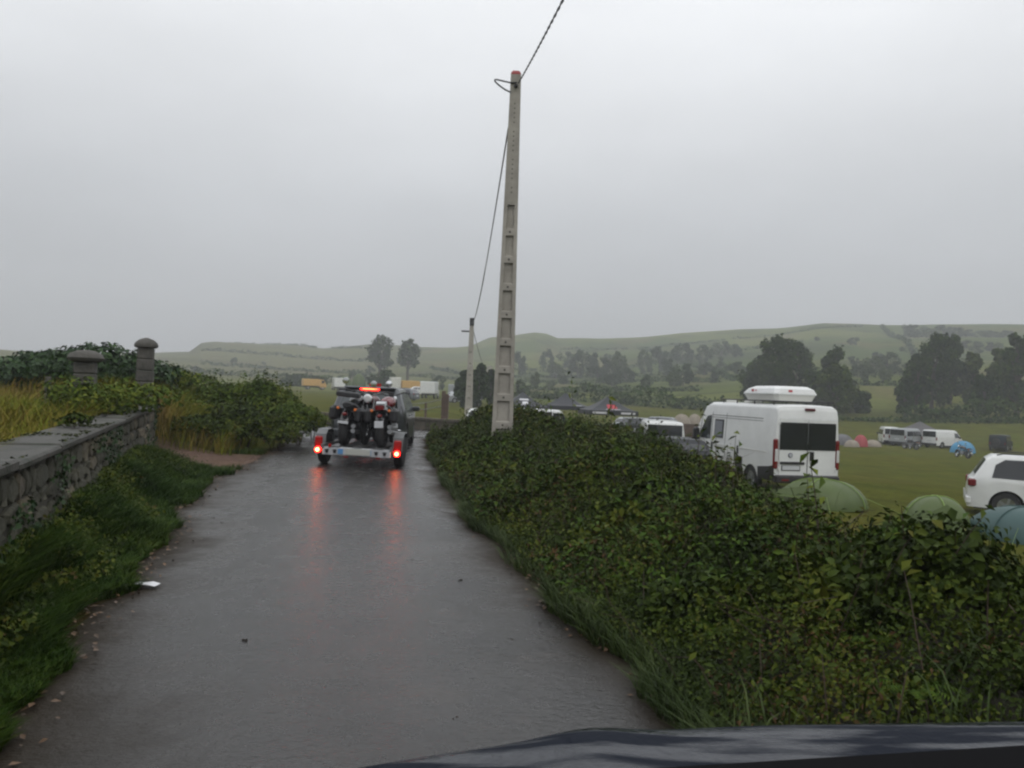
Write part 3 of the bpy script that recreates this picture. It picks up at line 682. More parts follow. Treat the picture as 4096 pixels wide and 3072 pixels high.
# ivy and moss on the wall
n = 5200; sv = r.uniform(1.2, WE_len, n); zv = r.uniform(.0, WTOP, n); kp = (pnoise(sv, zv * 2.2, 1.2, 3) > .25) | ((zv < .35) & (pnoise(sv, zv, 2.1, 8) > -.2)); sv, zv = sv[kp], zv[kp]
P3 = np.array(WS) + np.outer(sv, np.array(WD)) + np.outer(r.uniform(.02, .07, len(sv)), np.array(WN)); P3[:, 2] = zv
V_, F_ = leaf_cloud(P3, np.tile(list(WN + Vector((0, 0, .3))), (len(P3), 1)), .042, .8, .2, .8, seed=14)
tag(npmesh('wall_ivy', V_, F_, M_dark), 'small dark ivy leaves creeping over the wall stones', 'ivy', kind='stuff')
n = 5200; sv = r.uniform(1.0, WE_len, n); nv = -WT - .05 + (WT + .11) * r.uniform(0, 1, n); e0 = np.abs(nv + WT / 2) / .24; kp = pnoise(sv, nv, 2.6, 6) + .9 * e0 > .85; sv, nv = sv[kp], nv[kp]
P3 = np.array(WS) + np.outer(sv, np.array(WD)) + np.outer(nv, np.array(WN)); P3[:, 2] = WTOP + .086
V_, F_ = leaf_cloud(P3, np.tile([0, 0, 2.0], (len(P3), 1)), .026, .9, .5, 0, seed=15)
M_moss = leaf_mat('moss', [(.1, (.020, .026, .010)), (.5, (.036, .045, .014)), (.9, (.06, .065, .025))], patch=3, patch_w=.4, rough=.9, spec=.05)
tag(npmesh('wall_moss', V_, F_, M_moss), 'dull moss cushions along the edges of the wall coping', 'moss', kind='stuff')
# fallen leaves along both road edges
n = 2600; yy = 1.8 + 17 * r.uniform(0, 1, n) ** 1.6; sd = r.uniform(0, 1, n) < .6
xx = np.where(sd, EL(yy) + r.normal(.02, .13, n), ER(yy) - np.abs(r.normal(0, .10, n)) + .1)
P = np.stack([xx, yy, np.maximum(terrain(xx, yy), np.where((xx > EL(yy)) & (xx < ER(yy)), .004, -1)) + .012], 1)
M_litter = leaf_mat('leaf_litter', [(.1, (.04, .025, .014)), (.5, (.09, .05, .024)), (.9, (.15, .08, .035))], patch=2, patch_w=.4)
V_, F_ = leaf_cloud(P, np.tile([0, 0, 2.5], (n, 1)), .04, .6, .1, 0, seed=9)
tag(npmesh('fallen_leaves', V_, F_, M_litter), 'brown leaf litter along the road edges', 'leaves', kind='stuff')
# small dark clods on the asphalt
mb = MB()
for u, v in ((301, 680), (444, 649), (453, 718), (221, 523), (213, 518), (348, 760), (285, 505), (452, 476), (470, 508), (590, 540), (395, 640), (172, 560), (410, 560), (335, 600), (250, 560), (510, 640), (460, 580), (245, 640)):
    p_ = on_z(u, v, .01)
    for q in range(3): mb.bbox((p_.x + random.uniform(-.02, .02), p_.y + random.uniform(-.02, .02), .010), (random.uniform(.008, .02), random.uniform(.008, .018), .010), .003)
tag(mb.build('road_clods', mat('clod', (.03, .024, .02), .9)), 'dark crumbs of mud scattered on the lane', 'mud', kind='stuff')
# rough grass beyond the wall
n = 85000; yy = 3 + 27 * r.uniform(0, 1, n) ** 1.1; w_ = np.where(yy < 17, WX(yy) - .55, EL(yy) - 1.8); xx = w_ - 15 * r.uniform(0, 1, n) ** 1.5
V1 = blades(np.stack([xx, yy, terrain(xx, yy)], 1), .42 * (1 + .4 * pnoise(xx, yy, .8, 6)) * (1 + .015 * yy), .013, .55, 8, (.3, 0))
tag(npmesh('rough_grass', *V1, M_dry), 'tall yellowing meadow grass behind the stone wall', 'grass', kind='stuff')
# tall straw stems on the bank behind the wall end
n = 15000; yy = r.uniform(16.6, 28, n); xx = EL(yy) - .5 - 4.5 * r.uniform(0, 1, n) ** .8
V1 = blades(np.stack([xx, yy, terrain(xx, yy)], 1), .5 * (1 + .3 * pnoise(xx, yy, .9, 2)), .014, .6, 18, (.35, 0))
tag(npmesh('bank_grass', *V1, M_dry), 'straw coloured grass on the bank past the end of the wall', 'grass', kind='stuff')

# ---- bushes
def bush(name, x, y, s, M, lab, cat='bush', n=2600, lsz=.1, group=None, z=None, spikes=0, seed=0):
    """blobby leaf volume over short stems; s = (rx, ry, height)"""
    r = np.random.default_rng(seed + int(abs(x * 31 + y * 17))); z = gz(x, y) if z is None else z
    root = empty(name, (x, y, z - .05), 0, lab, cat, group)
    k = 9; cx = r.uniform(-.62, .62, k) * s[0]; cyy = r.uniform(-.6, .6, k) * s[1]; ch = r.uniform(.45, .78, k) * s[2]; cr_ = r.uniform(.42, .62, k)
    cx[0] = cyy[0] = 0; ch[0] = s[2] * .62; cr_[0] = .6
    w = r.integers(0, k, n); D = r.normal(0, 1, (n, 3)); D /= np.linalg.norm(D, axis=1, keepdims=True); D[:, 2] = np.where(D[:, 2] < -.3, -D[:, 2], D[:, 2])
    rad_ = r.uniform(.6, 1, n) ** .5 * (1 + .18 * np.sin(D[:, 0] * 9 + w) * np.sin(D[:, 1] * 8))
    P = np.stack([cx[w] + D[:, 0] * s[0] * cr_[w] * rad_, cyy[w] + D[:, 1] * s[1] * cr_[w] * rad_, np.maximum(ch[w] + D[:, 2] * s[2] * cr_[w] * rad_ * .6, .04 * s[2])], 1)
    if spikes:
        q = r.integers(0, n, spikes); Q = P[q].copy(); parts = [P]
        for a in range(1, 7): parts.append(Q + np.array([0, 0, .05 * s[2] * a * .9]) + r.normal(0, .01 * s[0], Q.shape)); D = np.concatenate([D, D[q]])
        P = np.concatenate(parts)
    V_, F_ = leaf_cloud(P, D * 1.2 + np.array([0, 0, .5]), lsz, seed=seed); npmesh('foliage', V_, F_, M, root)
    mb = MB()
    for a in range(6):
        t_ = random.uniform(0, 2 * PI); mb.tube([(0, 0, -.1), (math.cos(t_) * s[0] * .2, math.sin(t_) * s[1] * .2, s[2] * .35), (math.cos(t_) * s[0] * .5, math.sin(t_) * s[1] * .5, s[2] * .7)], [.03 * s[2] * .5, .02 * s[2] * .5, .006], 4)
    tag(mb.build('stems', M_twig, root), kind='stuff')
    return root
def bush_at(name, u, vtop, y, rx, M, lab, n=2600, lsz=.1, seed=0, spikes=0, group=None, ry=None, cat='bush'):
    p_ = on_y(u, vtop, y); g_ = gz(p_.x, y); return bush(name, p_.x, y, (rx, ry or rx, max(.3, (p_.z - g_) * 1.0)), M, lab, cat, n, lsz, group, g_, spikes, seed)
# dark evergreen mass behind the wall, upper left
bush_at('laurel_bush', 72, 347, 19, 1.9, M_dark, 'tall dark evergreen bush, the highest behind the stone wall', 6500, .13, 1, group='dark bushes behind the stone wall')
bush_at('laurel_bush', 108, 357, 19.5, 1.6, M_dark, 'dark evergreen bush between the two stone piers', 4500, .13, 2, group='dark bushes behind the stone wall')
bush_at('laurel_bush', 133, 366, 21, 1.3, M_dark, 'dark evergreen bush hidden partly by the domed pier', 3500, .13, 3, group='dark bushes behind the stone wall')
bush_at('laurel_bush', 34, 371, 20, 1.7, M_dark, 'lower dark bush left of the tall evergreen', 4500, .13, 4, group='dark bushes behind the stone wall')
bush_at('laurel_bush', 2, 374, 20, 1.4, M_dark, 'dark bush cut by the left edge of the view', 3500, .13, 5, group='dark bushes behind the stone wall')
bush_at('bramble_bush', 168, 366, 22, 1.3, M_leaf_b, 'green bush just right of the domed pier', 2800, .11, 6, group='bushes on the left bank')
bush_at('bramble_bush', 105, 382, 12.5, 1.0, M_leaf_b, 'yellow green bush at the foot of the mushroom capped pier', 2600, .08, 7, group='bushes on the left bank')
# bank from the wall end to the trailer
for u, v, y, rx, lab, n, sp, M in ((186, 396, 20, 1.2, 'low green bush above the end of the coping', 2500, 20, M_leaf_b), (205, 386, 24, 1.3, 'straggly bush with a thin upright shoot', 2600, 30, M_leaf_b), (232, 385, 21.5, 1.2, 'leafy bush in the middle of the left bank', 3600, 40, M_leaf_b),
                                   (246, 402, 18.3, .9, 'dark green bush low on the bank by the lane', 3400, 10, M_leaf), (266, 381, 21, .75, 'tallest bright green bush on the left bank', 4600, 60, M_leaf_b), (284, 388, 21.8, .65, 'rounded bush right of the tallest bank bush', 3800, 30, M_leaf_b),
                                   (300, 403, 20.2, .6, 'bush whose flank runs down behind the trailer lamp', 3400, 10, M_leaf_b), (214, 414, 17.6, .9, 'dark low bush beside the earth pull-off', 3200, 6, M_leaf), (314, 409, 22.4, .5, 'small bush touching the trailer outline', 2200, 6, M_leaf_b), (276, 420, 18.6, .8, 'dark bramble clump at the road edge behind the trailer', 3000, 4, M_leaf)):
    bush_at('bramble_bush', u, v, y, rx, M, lab, n, .085, int(u), sp, 'bushes on the left bank', ry=.9)
bush_at('bramble_bush', 84, 379, 11.6, .8, M_leaf_b, 'low sprawling bramble burying the shaft of the mushroom capped pier', 2400, .07, 17, group='bushes on the left bank')
bush('wall_tuft', WX(8.3) - .2, 8.3, (.20, .14, .2), M_leaf, 'dark weed tuft rooted on the wall coping', 'plant', 260, .05, None, WTOP + .08)
bush('wall_tuft', WX(11.6) - .35, 11.6, (.4, .2, .2), M_leaf, 'trailing bramble creeping over the back of the wall coping', 'plant', 420, .06, None, WTOP + .06)

# ---- trees
def crown_cloud(r, H, Rr_, n, lsz, trunk=.22, blobs=14, col=0, upright=1.0):
    k = blobs; ang = r.uniform(0, 2 * PI, k); hh = np.linspace(trunk + .08, .9, k) + r.uniform(-.04, .04, k); prof = np.sin(np.clip((hh - trunk + .06) / (1.06 - trunk), 0, 1) * PI) ** .6
    sp_ = r.uniform(.35, .82, k); cx = np.cos(ang) * Rr_ * sp_ * prof; cyy = np.sin(ang) * Rr_ * sp_ * prof; cr_ = Rr_ * r.uniform(.20, .44, k) * (.55 + .45 * prof)
    w = r.integers(0, k, n); D = r.normal(0, 1, (n, 3)); D /= np.linalg.norm(D, axis=1, keepdims=True)
    rr_ = r.uniform(.35, 1.25, n) ** .7 * (1 + .2 * np.sin(D[:, 0] * 7 + w * 2) * np.cos(D[:, 2] * 6 + w))
    P = np.stack([cx[w] + D[:, 0] * cr_[w] * rr_, cyy[w] + D[:, 1] * cr_[w] * rr_, hh[w] * H + D[:, 2] * cr_[w] * rr_ * upright], 1)
    P[:, 2] = np.minimum(P[:, 2], H * 1.02)
    return leaf_cloud(P, D * .8 + np.array([0, 0, .6]), lsz, .8, .2, .2, seed=int(r.integers(1e6))), list(zip(cx, cyy, hh * H))
def tree(name, x, y, H, Rr_, M, lab, n=2200, lsz=.55, trunk=.22, seed=0, group=None, upright=1.0, blobs=24, z=None):
    r = np.random.default_rng(seed); z = gz(x, y) if z is None else z
    root = empty(name, (x, y, z - .15), 0, lab, 'tree', group)
    (V_, F_), cs = crown_cloud(r, H, Rr_, n, lsz, trunk, blobs, upright=upright)
    npmesh('crown', V_, F_, M, root)
    mb = MB(); tr = H * .022 + .04; mb.tube([(0, 0, -.3), (0, 0, H * trunk), (.02 * H, 0, H * .5), (0, .02 * H, H * .82)], [tr * 1.4, tr, tr * .6, tr * .2], 7)
    for (a, b_, c2) in cs[::2]: mb.tube([(0, 0, max(H * trunk * .8, c2 * .5)), (a * .6, b_ * .6, c2 * .85), (a, b_, c2)], [tr * .45, tr * .25, tr * .1], 4)
    mb.build('trunk', M_bark, root)
    return root
def tree_at(name, u, vtop, vbase, d, wpx, M, lab, **k):
    """tree at distance d whose top shows at vtop; wpx = half crown width in pixels"""
    p_ = on_y(u, vtop, d); g_ = gz(p_.x, d); H = max(2.0, p_.z - g_); return tree(name, p_.x, d, H, wpx / F * d, M, lab, **k)
GB = 'tall trees along the edge of the tent field'
for u, v, d, w, M, n, lab, nm in ((778, 331, 132, 22, 0, 5200, 'tallest dark tree above the camper van roof box', 'field_tree'), (800, 340, 138, 18, 0, 4200, 'dark tree right of the tallest one above the van', 'field_tree'), (757, 355, 140, 17, 0, 3600, 'rounded dark tree left of the tall pair above the van', 'field_tree'),
                                  (833, 345, 130, 18, 0, 4200, 'dark pointed tree at the right of the group over the van', 'field_tree'), (838, 362, 118, 20, 1, 4200, 'lower spreading tree behind the van rear corner', 'field_tree'), (816, 370, 122, 15, 0, 3000, 'dark low tree between van roof box and spreading tree', 'field_tree'),
                                  (862, 391, 122, 12, 0, 2200, 'small round dark bush-like tree alone in the pale meadow', 'hawthorn'), (844, 397, 122, 9, 2, 1500, 'pale yellow green shrub beside the lone round tree', 'shrub'),
                                  (934, 330, 128, 20, 0, 5000, 'first tall dark tree of the group at the right edge', 'field_tree'), (952, 333, 134, 16, 0, 4200, 'tall tree with a peaked crown in the right group', 'field_tree'), (918, 352, 122, 15, 0, 3400, 'broad shoulder tree at the left of the right group', 'field_tree'),
                                  (975, 350, 132, 15, 1, 3400, 'lighter open tree with gaps in the right group', 'field_tree'), (1000, 347, 126, 15, 1, 3400, 'mid green tree beside the last dark one', 'field_tree'), (1019, 326, 120, 19, 0, 5000, 'tall dark tree cut by the right edge of the view', 'field_tree'),
                                  (906, 378, 118, 9, 0, 1800, 'small dark tree at the left foot of the right group', 'field_tree'), (985, 372, 118, 13, 0, 2400, 'low dark tree filling a gap in the right group', 'field_tree')):
    tree_at(nm, u, v, 0, d, w, M_tree[M], lab, n=int(n * 1.15), lsz=.52, trunk=.06, seed=int(u), group=GB, upright=1.15)
# two hazy trees on the left hillside
GH = 'pair of lone trees above the trailer'
tree_at('lone_tree', 381, 334, 0, 250, 14, M_tree[0], 'left of the two lone trees against the sky above the trailer', n=1700, lsz=.9, trunk=.30, seed=3, group=GH)
tree_at('lone_tree', 409, 338, 0, 245, 12, M_tree[0], 'right of the two lone trees against the sky above the grey car', n=1500, lsz=.9, trunk=.36, seed=4, group=GH)
# dark clumps in the middle distance
for u, v, d, w, n, lab in ((382, 370, 165, 15, 2200, 'round dark tree directly behind the motorcycles'), (390, 372, 170, 9, 1600, 'dark tree right of the round one behind the trailer'), (298, 374, 190, 14, 1900, 'dark tree behind the yellow van at far left'), (318, 376, 190, 12, 1600, 'dark tree above the yellow van'), (286, 379, 190, 10, 1200, 'low dark tree at the left end behind the yellow van'),
                           (465, 369, 95, 12, 3200, 'dark tree left of the second pole'), (479, 364, 92, 14, 4600, 'dark dense tree between the second and third poles'), (491, 366, 98, 11, 3200, 'dark dense tree just left of the big pole'), (470, 380, 88, 12, 2400, 'low dark tree at the foot of the second pole')):
    tree_at('thicket_tree', u, v, 0, d, w, M_tree[0], lab, n=n, lsz=.6, trunk=.08, seed=int(u), group='dark trees in the middle distance', blobs=10)
# hillside trees: four kinds copied about
protos = []
HILL = [(520, 352, 300, 9, 'small hill tree right of the big pole'), (548, 349, 330, 8, 'hill tree below the summit knoll'), (566, 352, 330, 9, 'hill tree right of the knoll slope'), (556, 362, 280, 12, 'broad hill tree left of the dark grove'), (578, 350, 290, 12, 'upper tree of the grove over the gazebos'),
        (592, 352, 290, 12, 'tall tree of the grove over the gazebos'), (606, 358, 270, 14, 'large tree at the heart of the hill grove'), (620, 352, 260, 11, 'tree on the right shoulder of the hill grove'), (598, 366, 255, 14, 'dark low tree in the hill grove'), (626, 368, 240, 13, 'front tree of the hill grove'),
        (612, 376, 225, 12, 'lowest tree of the hill grove'), (645, 350, 300, 9, 'tree left of the bare gap on the hill'), (660, 347, 305, 11, 'round tree on the upper hill above the small white van'), (683, 343, 330, 13, 'high round tree of the upper hill row'), (703, 345, 320, 10, 'tree right of the high round one'), (722, 341, 340, 12, 'twin crowned tree on the upper hill'),
        (737, 344, 330, 8, 'last tree of the upper hill row'), (668, 358, 260, 9, 'mid hill tree over the small white van'), (684, 364, 205, 14, 'standing dark tree above the small white van'), (674, 372, 200, 9, 'lower left lobe of the dark standing tree'), (705, 362, 250, 10, 'pale hill tree left of the tall van trees'), (716, 372, 215, 9, 'low tree left of the van roof'),
        (738, 362, 240, 12, 'hill tree touching the tall group over the van'), (872, 356, 210, 12, 'hazy tree behind the pale meadow'), (888, 352, 225, 12, 'taller hazy tree behind the pale meadow'), (858, 366, 200, 10, 'hazy low tree behind the lone round tree'), (900, 362, 205, 10, 'hazy tree at the left of the right group'), (884, 372, 190, 10, 'low hazy tree at the top of the pale meadow'), (868, 376, 185, 8, 'smallest hazy tree at the top of the pale meadow'),
        (908, 324, 380, 8, 'first crown of the ridge wood at upper right'), (918, 325, 380, 9, 'second crown of the ridge wood at upper right'), (930, 328, 375, 9, 'third crown of the ridge wood'), (944, 325, 375, 10, 'fourth crown of the ridge wood'), (958, 327, 370, 9, 'fifth crown of the ridge wood'), (972, 330, 370, 10, 'sixth crown of the ridge wood'), (988, 331, 365, 10, 'seventh crown of the ridge wood'), (1004, 335, 360, 10, 'eighth crown of the ridge wood'),
        (970, 345, 300, 12, 'ridge slope tree seen through the right group'), (992, 345, 290, 11, 'ridge slope tree near the right edge'), (536, 372, 200, 7, 'small field tree right of the big pole'), (646, 378, 190, 8, 'small dark tree in the hedgerow behind the gazebos'), (520, 386, 150, 7, 'bush behind the first gazebo'), (440, 382, 190, 8, 'hazy tree behind the white lorry'), (352, 386, 260, 5, 'distant shrub by the pale caravan')]
for k in range(4):
    r = np.random.default_rng(90 + k); (V_, F_), cs = crown_cloud(r, 1.0, .55, 1500, .085, .08, 11)
    me = npmesh('crown', V_, F_, M_tree[0 if k < 3 else 1]).data
    mb = MB().tube([(0, 0, -.05), (0, 0, .3), (.02, 0, .75)], [.03, .02, .005], 6); tr_ = mb.build('trunk', M_bark); protos.append((me, tr_.data))
for o_ in [o_ for o_ in COL.objects if o_.parent is None and o_.name.split('.')[0] in ('crown', 'trunk')]: bpy.data.objects.remove(o_)
for k, (u, v, d, w, lab) in enumerate(HILL):
    p_ = on_y(u, v, d); g_ = gz(p_.x, d); H = max(3.5, p_.z - g_); W = w / F * d / .55
    H = min(H, W * 1.9); 
    if p_.z - g_ > H: g_ = g_  # stands on the slope
    rt = empty('hillside_tree', (p_.x, d, g_ - .1), random.uniform(0, 6), lab, 'tree', 'hazy trees scattered over the hillside')
    for nm_, me in (('crown', protos[k % 4][0]), ('trunk', protos[k % 4][1])):
        c_ = bpy.data.objects.new(nm_, me); COL.objects.link(c_); c_.parent = rt; c_.scale = (W, W, H)
# slope shrubs: gorse and thorn dotted over the pastures
rs = np.random.default_rng(44); SH = ['gorse bush on the pasture', 'thorn bush on the pasture']
for k in range(46):
    u_ = rs.uniform(500, 1020) if k < 34 else rs.uniform(190, 470); d_ = rs.uniform(190, 370) if u_ < 740 else rs.uniform(230, 390)
    p_ = on_y(u_, 380, d_); w_ = rs.uniform(1.3, 3.4); g_ = gz(p_.x, d_)
    rt = empty('pasture_shrub', (p_.x, d_, g_ - .1), rs.uniform(0, 6), 'one of the small dark shrubs on the %s' % ('slope above the camper van' if u_ > 700 else 'hillside above the gazebo tents' if k < 34 else 'far fields beyond the lone trees'), 'shrub', 'small shrubs dotted over the hillside')
    c_ = bpy.data.objects.new('crown', protos[k % 4][0]); COL.objects.link(c_); c_.parent = rt; c_.scale = (w_ * 1.3, w_ * 1.3, w_ * .95)
# hedgerows across the slopes
def hedgerow(pts, h, lab, M=0, w=1.6, dens=5, lsz=.7, name='hedgerow', broken=0.0):
    P = []; r = np.random.default_rng(int(abs(pts[0][0] * 7)) + 3)
    ww = [on_y(u, 384, d) for u, d in pts]
    for a_, b_ in zip(ww[:-1], ww[1:]):
        L = math.hypot(b_.x - a_.x, b_.y - a_.y); m_ = int(L * dens * 2.4)
        t_ = r.uniform(0, 1, m_); x = a_.x + (b_.x - a_.x) * t_ + r.normal(0, w * .35, m_); y = a_.y + (b_.y - a_.y) * t_ + r.normal(0, w * .35, m_)
        hh = h * (.75 + .35 * pnoise(x, y, .3, 5) + .2 * pnoise(x, y, .9, 1)); kp = pnoise(x, y, .12, 3) > -1 + broken
        z = terrain(x, y) - .2 + hh * r.uniform(0, 1, m_) ** .8; P.append(np.stack([x, y, z], 1)[kp])
    P = np.concatenate(P); V_, F_ = leaf_cloud(P, np.tile([0, -.4, .8], (len(P), 1)), lsz, .8, .2, 0, seed=3)
    return tag(npmesh(name, V_, F_, M_tree[M]), lab, 'hedge', 'hedgerows dividing the fields', 'stuff')
hedgerow([(480, 150), (540, 148), (600, 140), (660, 128), (720, 122), (790, 118)], 3.3, 'dark thick hedgerow behind the gazebo tents', dens=26, lsz=.55, w=2.5)
hedgerow([(820, 112), (880, 110), (940, 108), (1030, 106)], 1.2, 'low dark hedge along the top of the mown field', dens=20, lsz=.4)
hedgerow([(908, 112), (950, 111), (1030, 109)], 3.6, 'dark understory hedge below the trees at the right', dens=34, lsz=.55, w=3)
hedgerow([(845, 170), (900, 168), (960, 165)], 1.5, 'thin hedge along the top of the pale meadow', dens=9)
hedgerow([(520, 250), (580, 235), (640, 240), (720, 215)], 1.8, 'broken hedgerow at mid slope right of the pole', dens=7, broken=.45)
hedgerow([(510, 330), (600, 320), (700, 350), (800, 360)], 2.0, 'faint upper hedgerow below the ridge', dens=4, broken=.5, lsz=.9)
hedgerow([(200, 420), (260, 410), (330, 400), (400, 380)], 2.2, 'faint hedge line on the brown plateau', dens=4, broken=.3, lsz=1)
hedgerow([(180, 250), (240, 245), (300, 240), (340, 235)], 2.6, 'grey blue hedge line across the far left field', dens=7, lsz=.8)
hedgerow([(350, 300), (420, 280), (470, 260)], 1.6, 'hedge line behind the lone trees', dens=6, broken=.3)
hedgerow([(640, 420), (700, 300), (735, 215)], 2.2, 'hedge climbing the slope left of the tall van trees', dens=5, lsz=.8)
hedgerow([(880, 440), (905, 330), (925, 250)], 2.4, 'hedge climbing the slope toward the ridge wood', dens=5, lsz=.9)
hedgerow([(560, 440), (640, 430), (740, 440), (860, 440)], 1.6, 'thin dark hedge just under the skyline', dens=4, broken=.5, lsz=.9)
hedgerow([(520, 290), (600, 275), (660, 265), (745, 255)], 1.8, 'hedge below the upper grove', dens=6, broken=.2, lsz=.8)
hedgerow([(430, 330), (470, 300), (520, 280)], 1.8, 'hedge crossing behind the second pole', dens=6, broken=.2, lsz=.8)
hedgerow([(220, 520), (300, 500), (360, 470)], 1.8, 'upper hedge line on the brown plateau', dens=4, broken=.3, lsz=1)
hedgerow([(200, 330), (280, 320), (370, 310)], 2.0, 'middle hedge line of the far left fields', dens=5, broken=.2, lsz=.9)
hedgerow([(520, 190), (580, 185), (650, 178), (700, 170)], 1.5, 'hedge line above the thick hedgerow', dens=8, broken=.3)
# ================================================================== THINGS
M_white = mat('white_paint', (.76, .77, .765), .3, coat=.4, var=.10, scale=2.2, detail=7)
M_offwhite = mat('cream_white', (.62, .62, .58), .4)
M_silver = mat('silver_paint', (.36, .38, .40), .3, metal=.3, coat=.5)
M_greyp = mat('grey_paint', (.14, .15, .165), .25, metal=.3, coat=.6)
M_darkp = mat('dark_paint', (.010, .012, .016), .4, coat=.08, spec=.25)
M_yell = mat('yellow_paint', (.55, .33, .10), .4)
M_glass = mat('tinted_glass', (.012, .015, .018), .06, spec=.6)
M_glassl = mat('car_glass', (.03, .038, .042), .05, spec=.7)
M_blk = mat('black_plastic', (.018, .018, .02), .5)
M_blkg = mat('black_gloss', (.012, .012, .014), .18, coat=.5)
M_seam = mat('panel_seam', (.10, .10, .10), .7)
M_tyre = mat('tyre_rubber', (.02, .02, .021), .75)
M_rim = mat('alloy_rim', (.35, .36, .37), .35, metal=.8)
M_chrome = mat('chrome', (.75, .76, .78), .12, metal=1)
M_red = mat('red_lens', (.16, .008, .01), .15, coat=.6)
M_redl = mat('dim_red_lens', (.22, .01, .01), .2, emit=(1, .01, .008), estr=.07)
M_lit = mat('lit_red_lamp', (.8, .03, .02), .3, emit=(1, .018, .014), estr=13)
M_hot = mat('lamp_bulb', (1, .7, .2), .3, emit=(1, .5, .12), estr=14)
M_clear = mat('clear_lens', (.6, .6, .6), .1, coat=.7)
M_plate = mat('number_plate', (.55, .56, .58), .45)
M_galv = mat('galvanised_steel', (.24, .245, .25), .4, metal=.6, var=.3, scale=8)
M_redp = mat('red_bike_paint', (.35, .015, .03), .2, coat=.6)
M_orange = mat('orange_plastic', (.8, .2, .03), .4)
M_blue = mat('blue_print', (.09, .25, .5), .4)

def wheel(parent, x, y, R_, w=.19, name='wheel', spokes=5):
    wl_ = MB().lathe([(R_ * .62, -w / 2), (R_ * .93, -w / 2), (R_, -w * .36), (R_, w * .36), (R_ * .93, w / 2), (R_ * .62, w / 2)], (0, 0, 0), 'y', 22, False).build(name, M_tyre, parent, True)
    wl_.location = (x, y, R_)
    mb = MB(); mb.lathe([(R_ * .2, -w * .3), (R_ * .63, -w * .47), (R_ * .64, w * .47), (R_ * .2, w * .3)], (0, 0, 0), 'y', 18)
    s_ = 1 if y > 0 else -1
    for k in range(spokes):
        a = 2 * PI * k / spokes; M = Matrix.Rotation(a, 3, 'Y'); c_ = M @ Vector((R_ * .36, 0, 0)); mb.box((c_.x, s_ * w * .44, c_.z), (R_ * .5, .02, R_ * .16), M)
    mb.lathe([(R_ * .16, s_ * w * .40), (R_ * .14, s_ * w * .5)], (0, 0, 0), 'y', 10)
    mb.build('rim', M_rim, wl_, True)
    return wl_

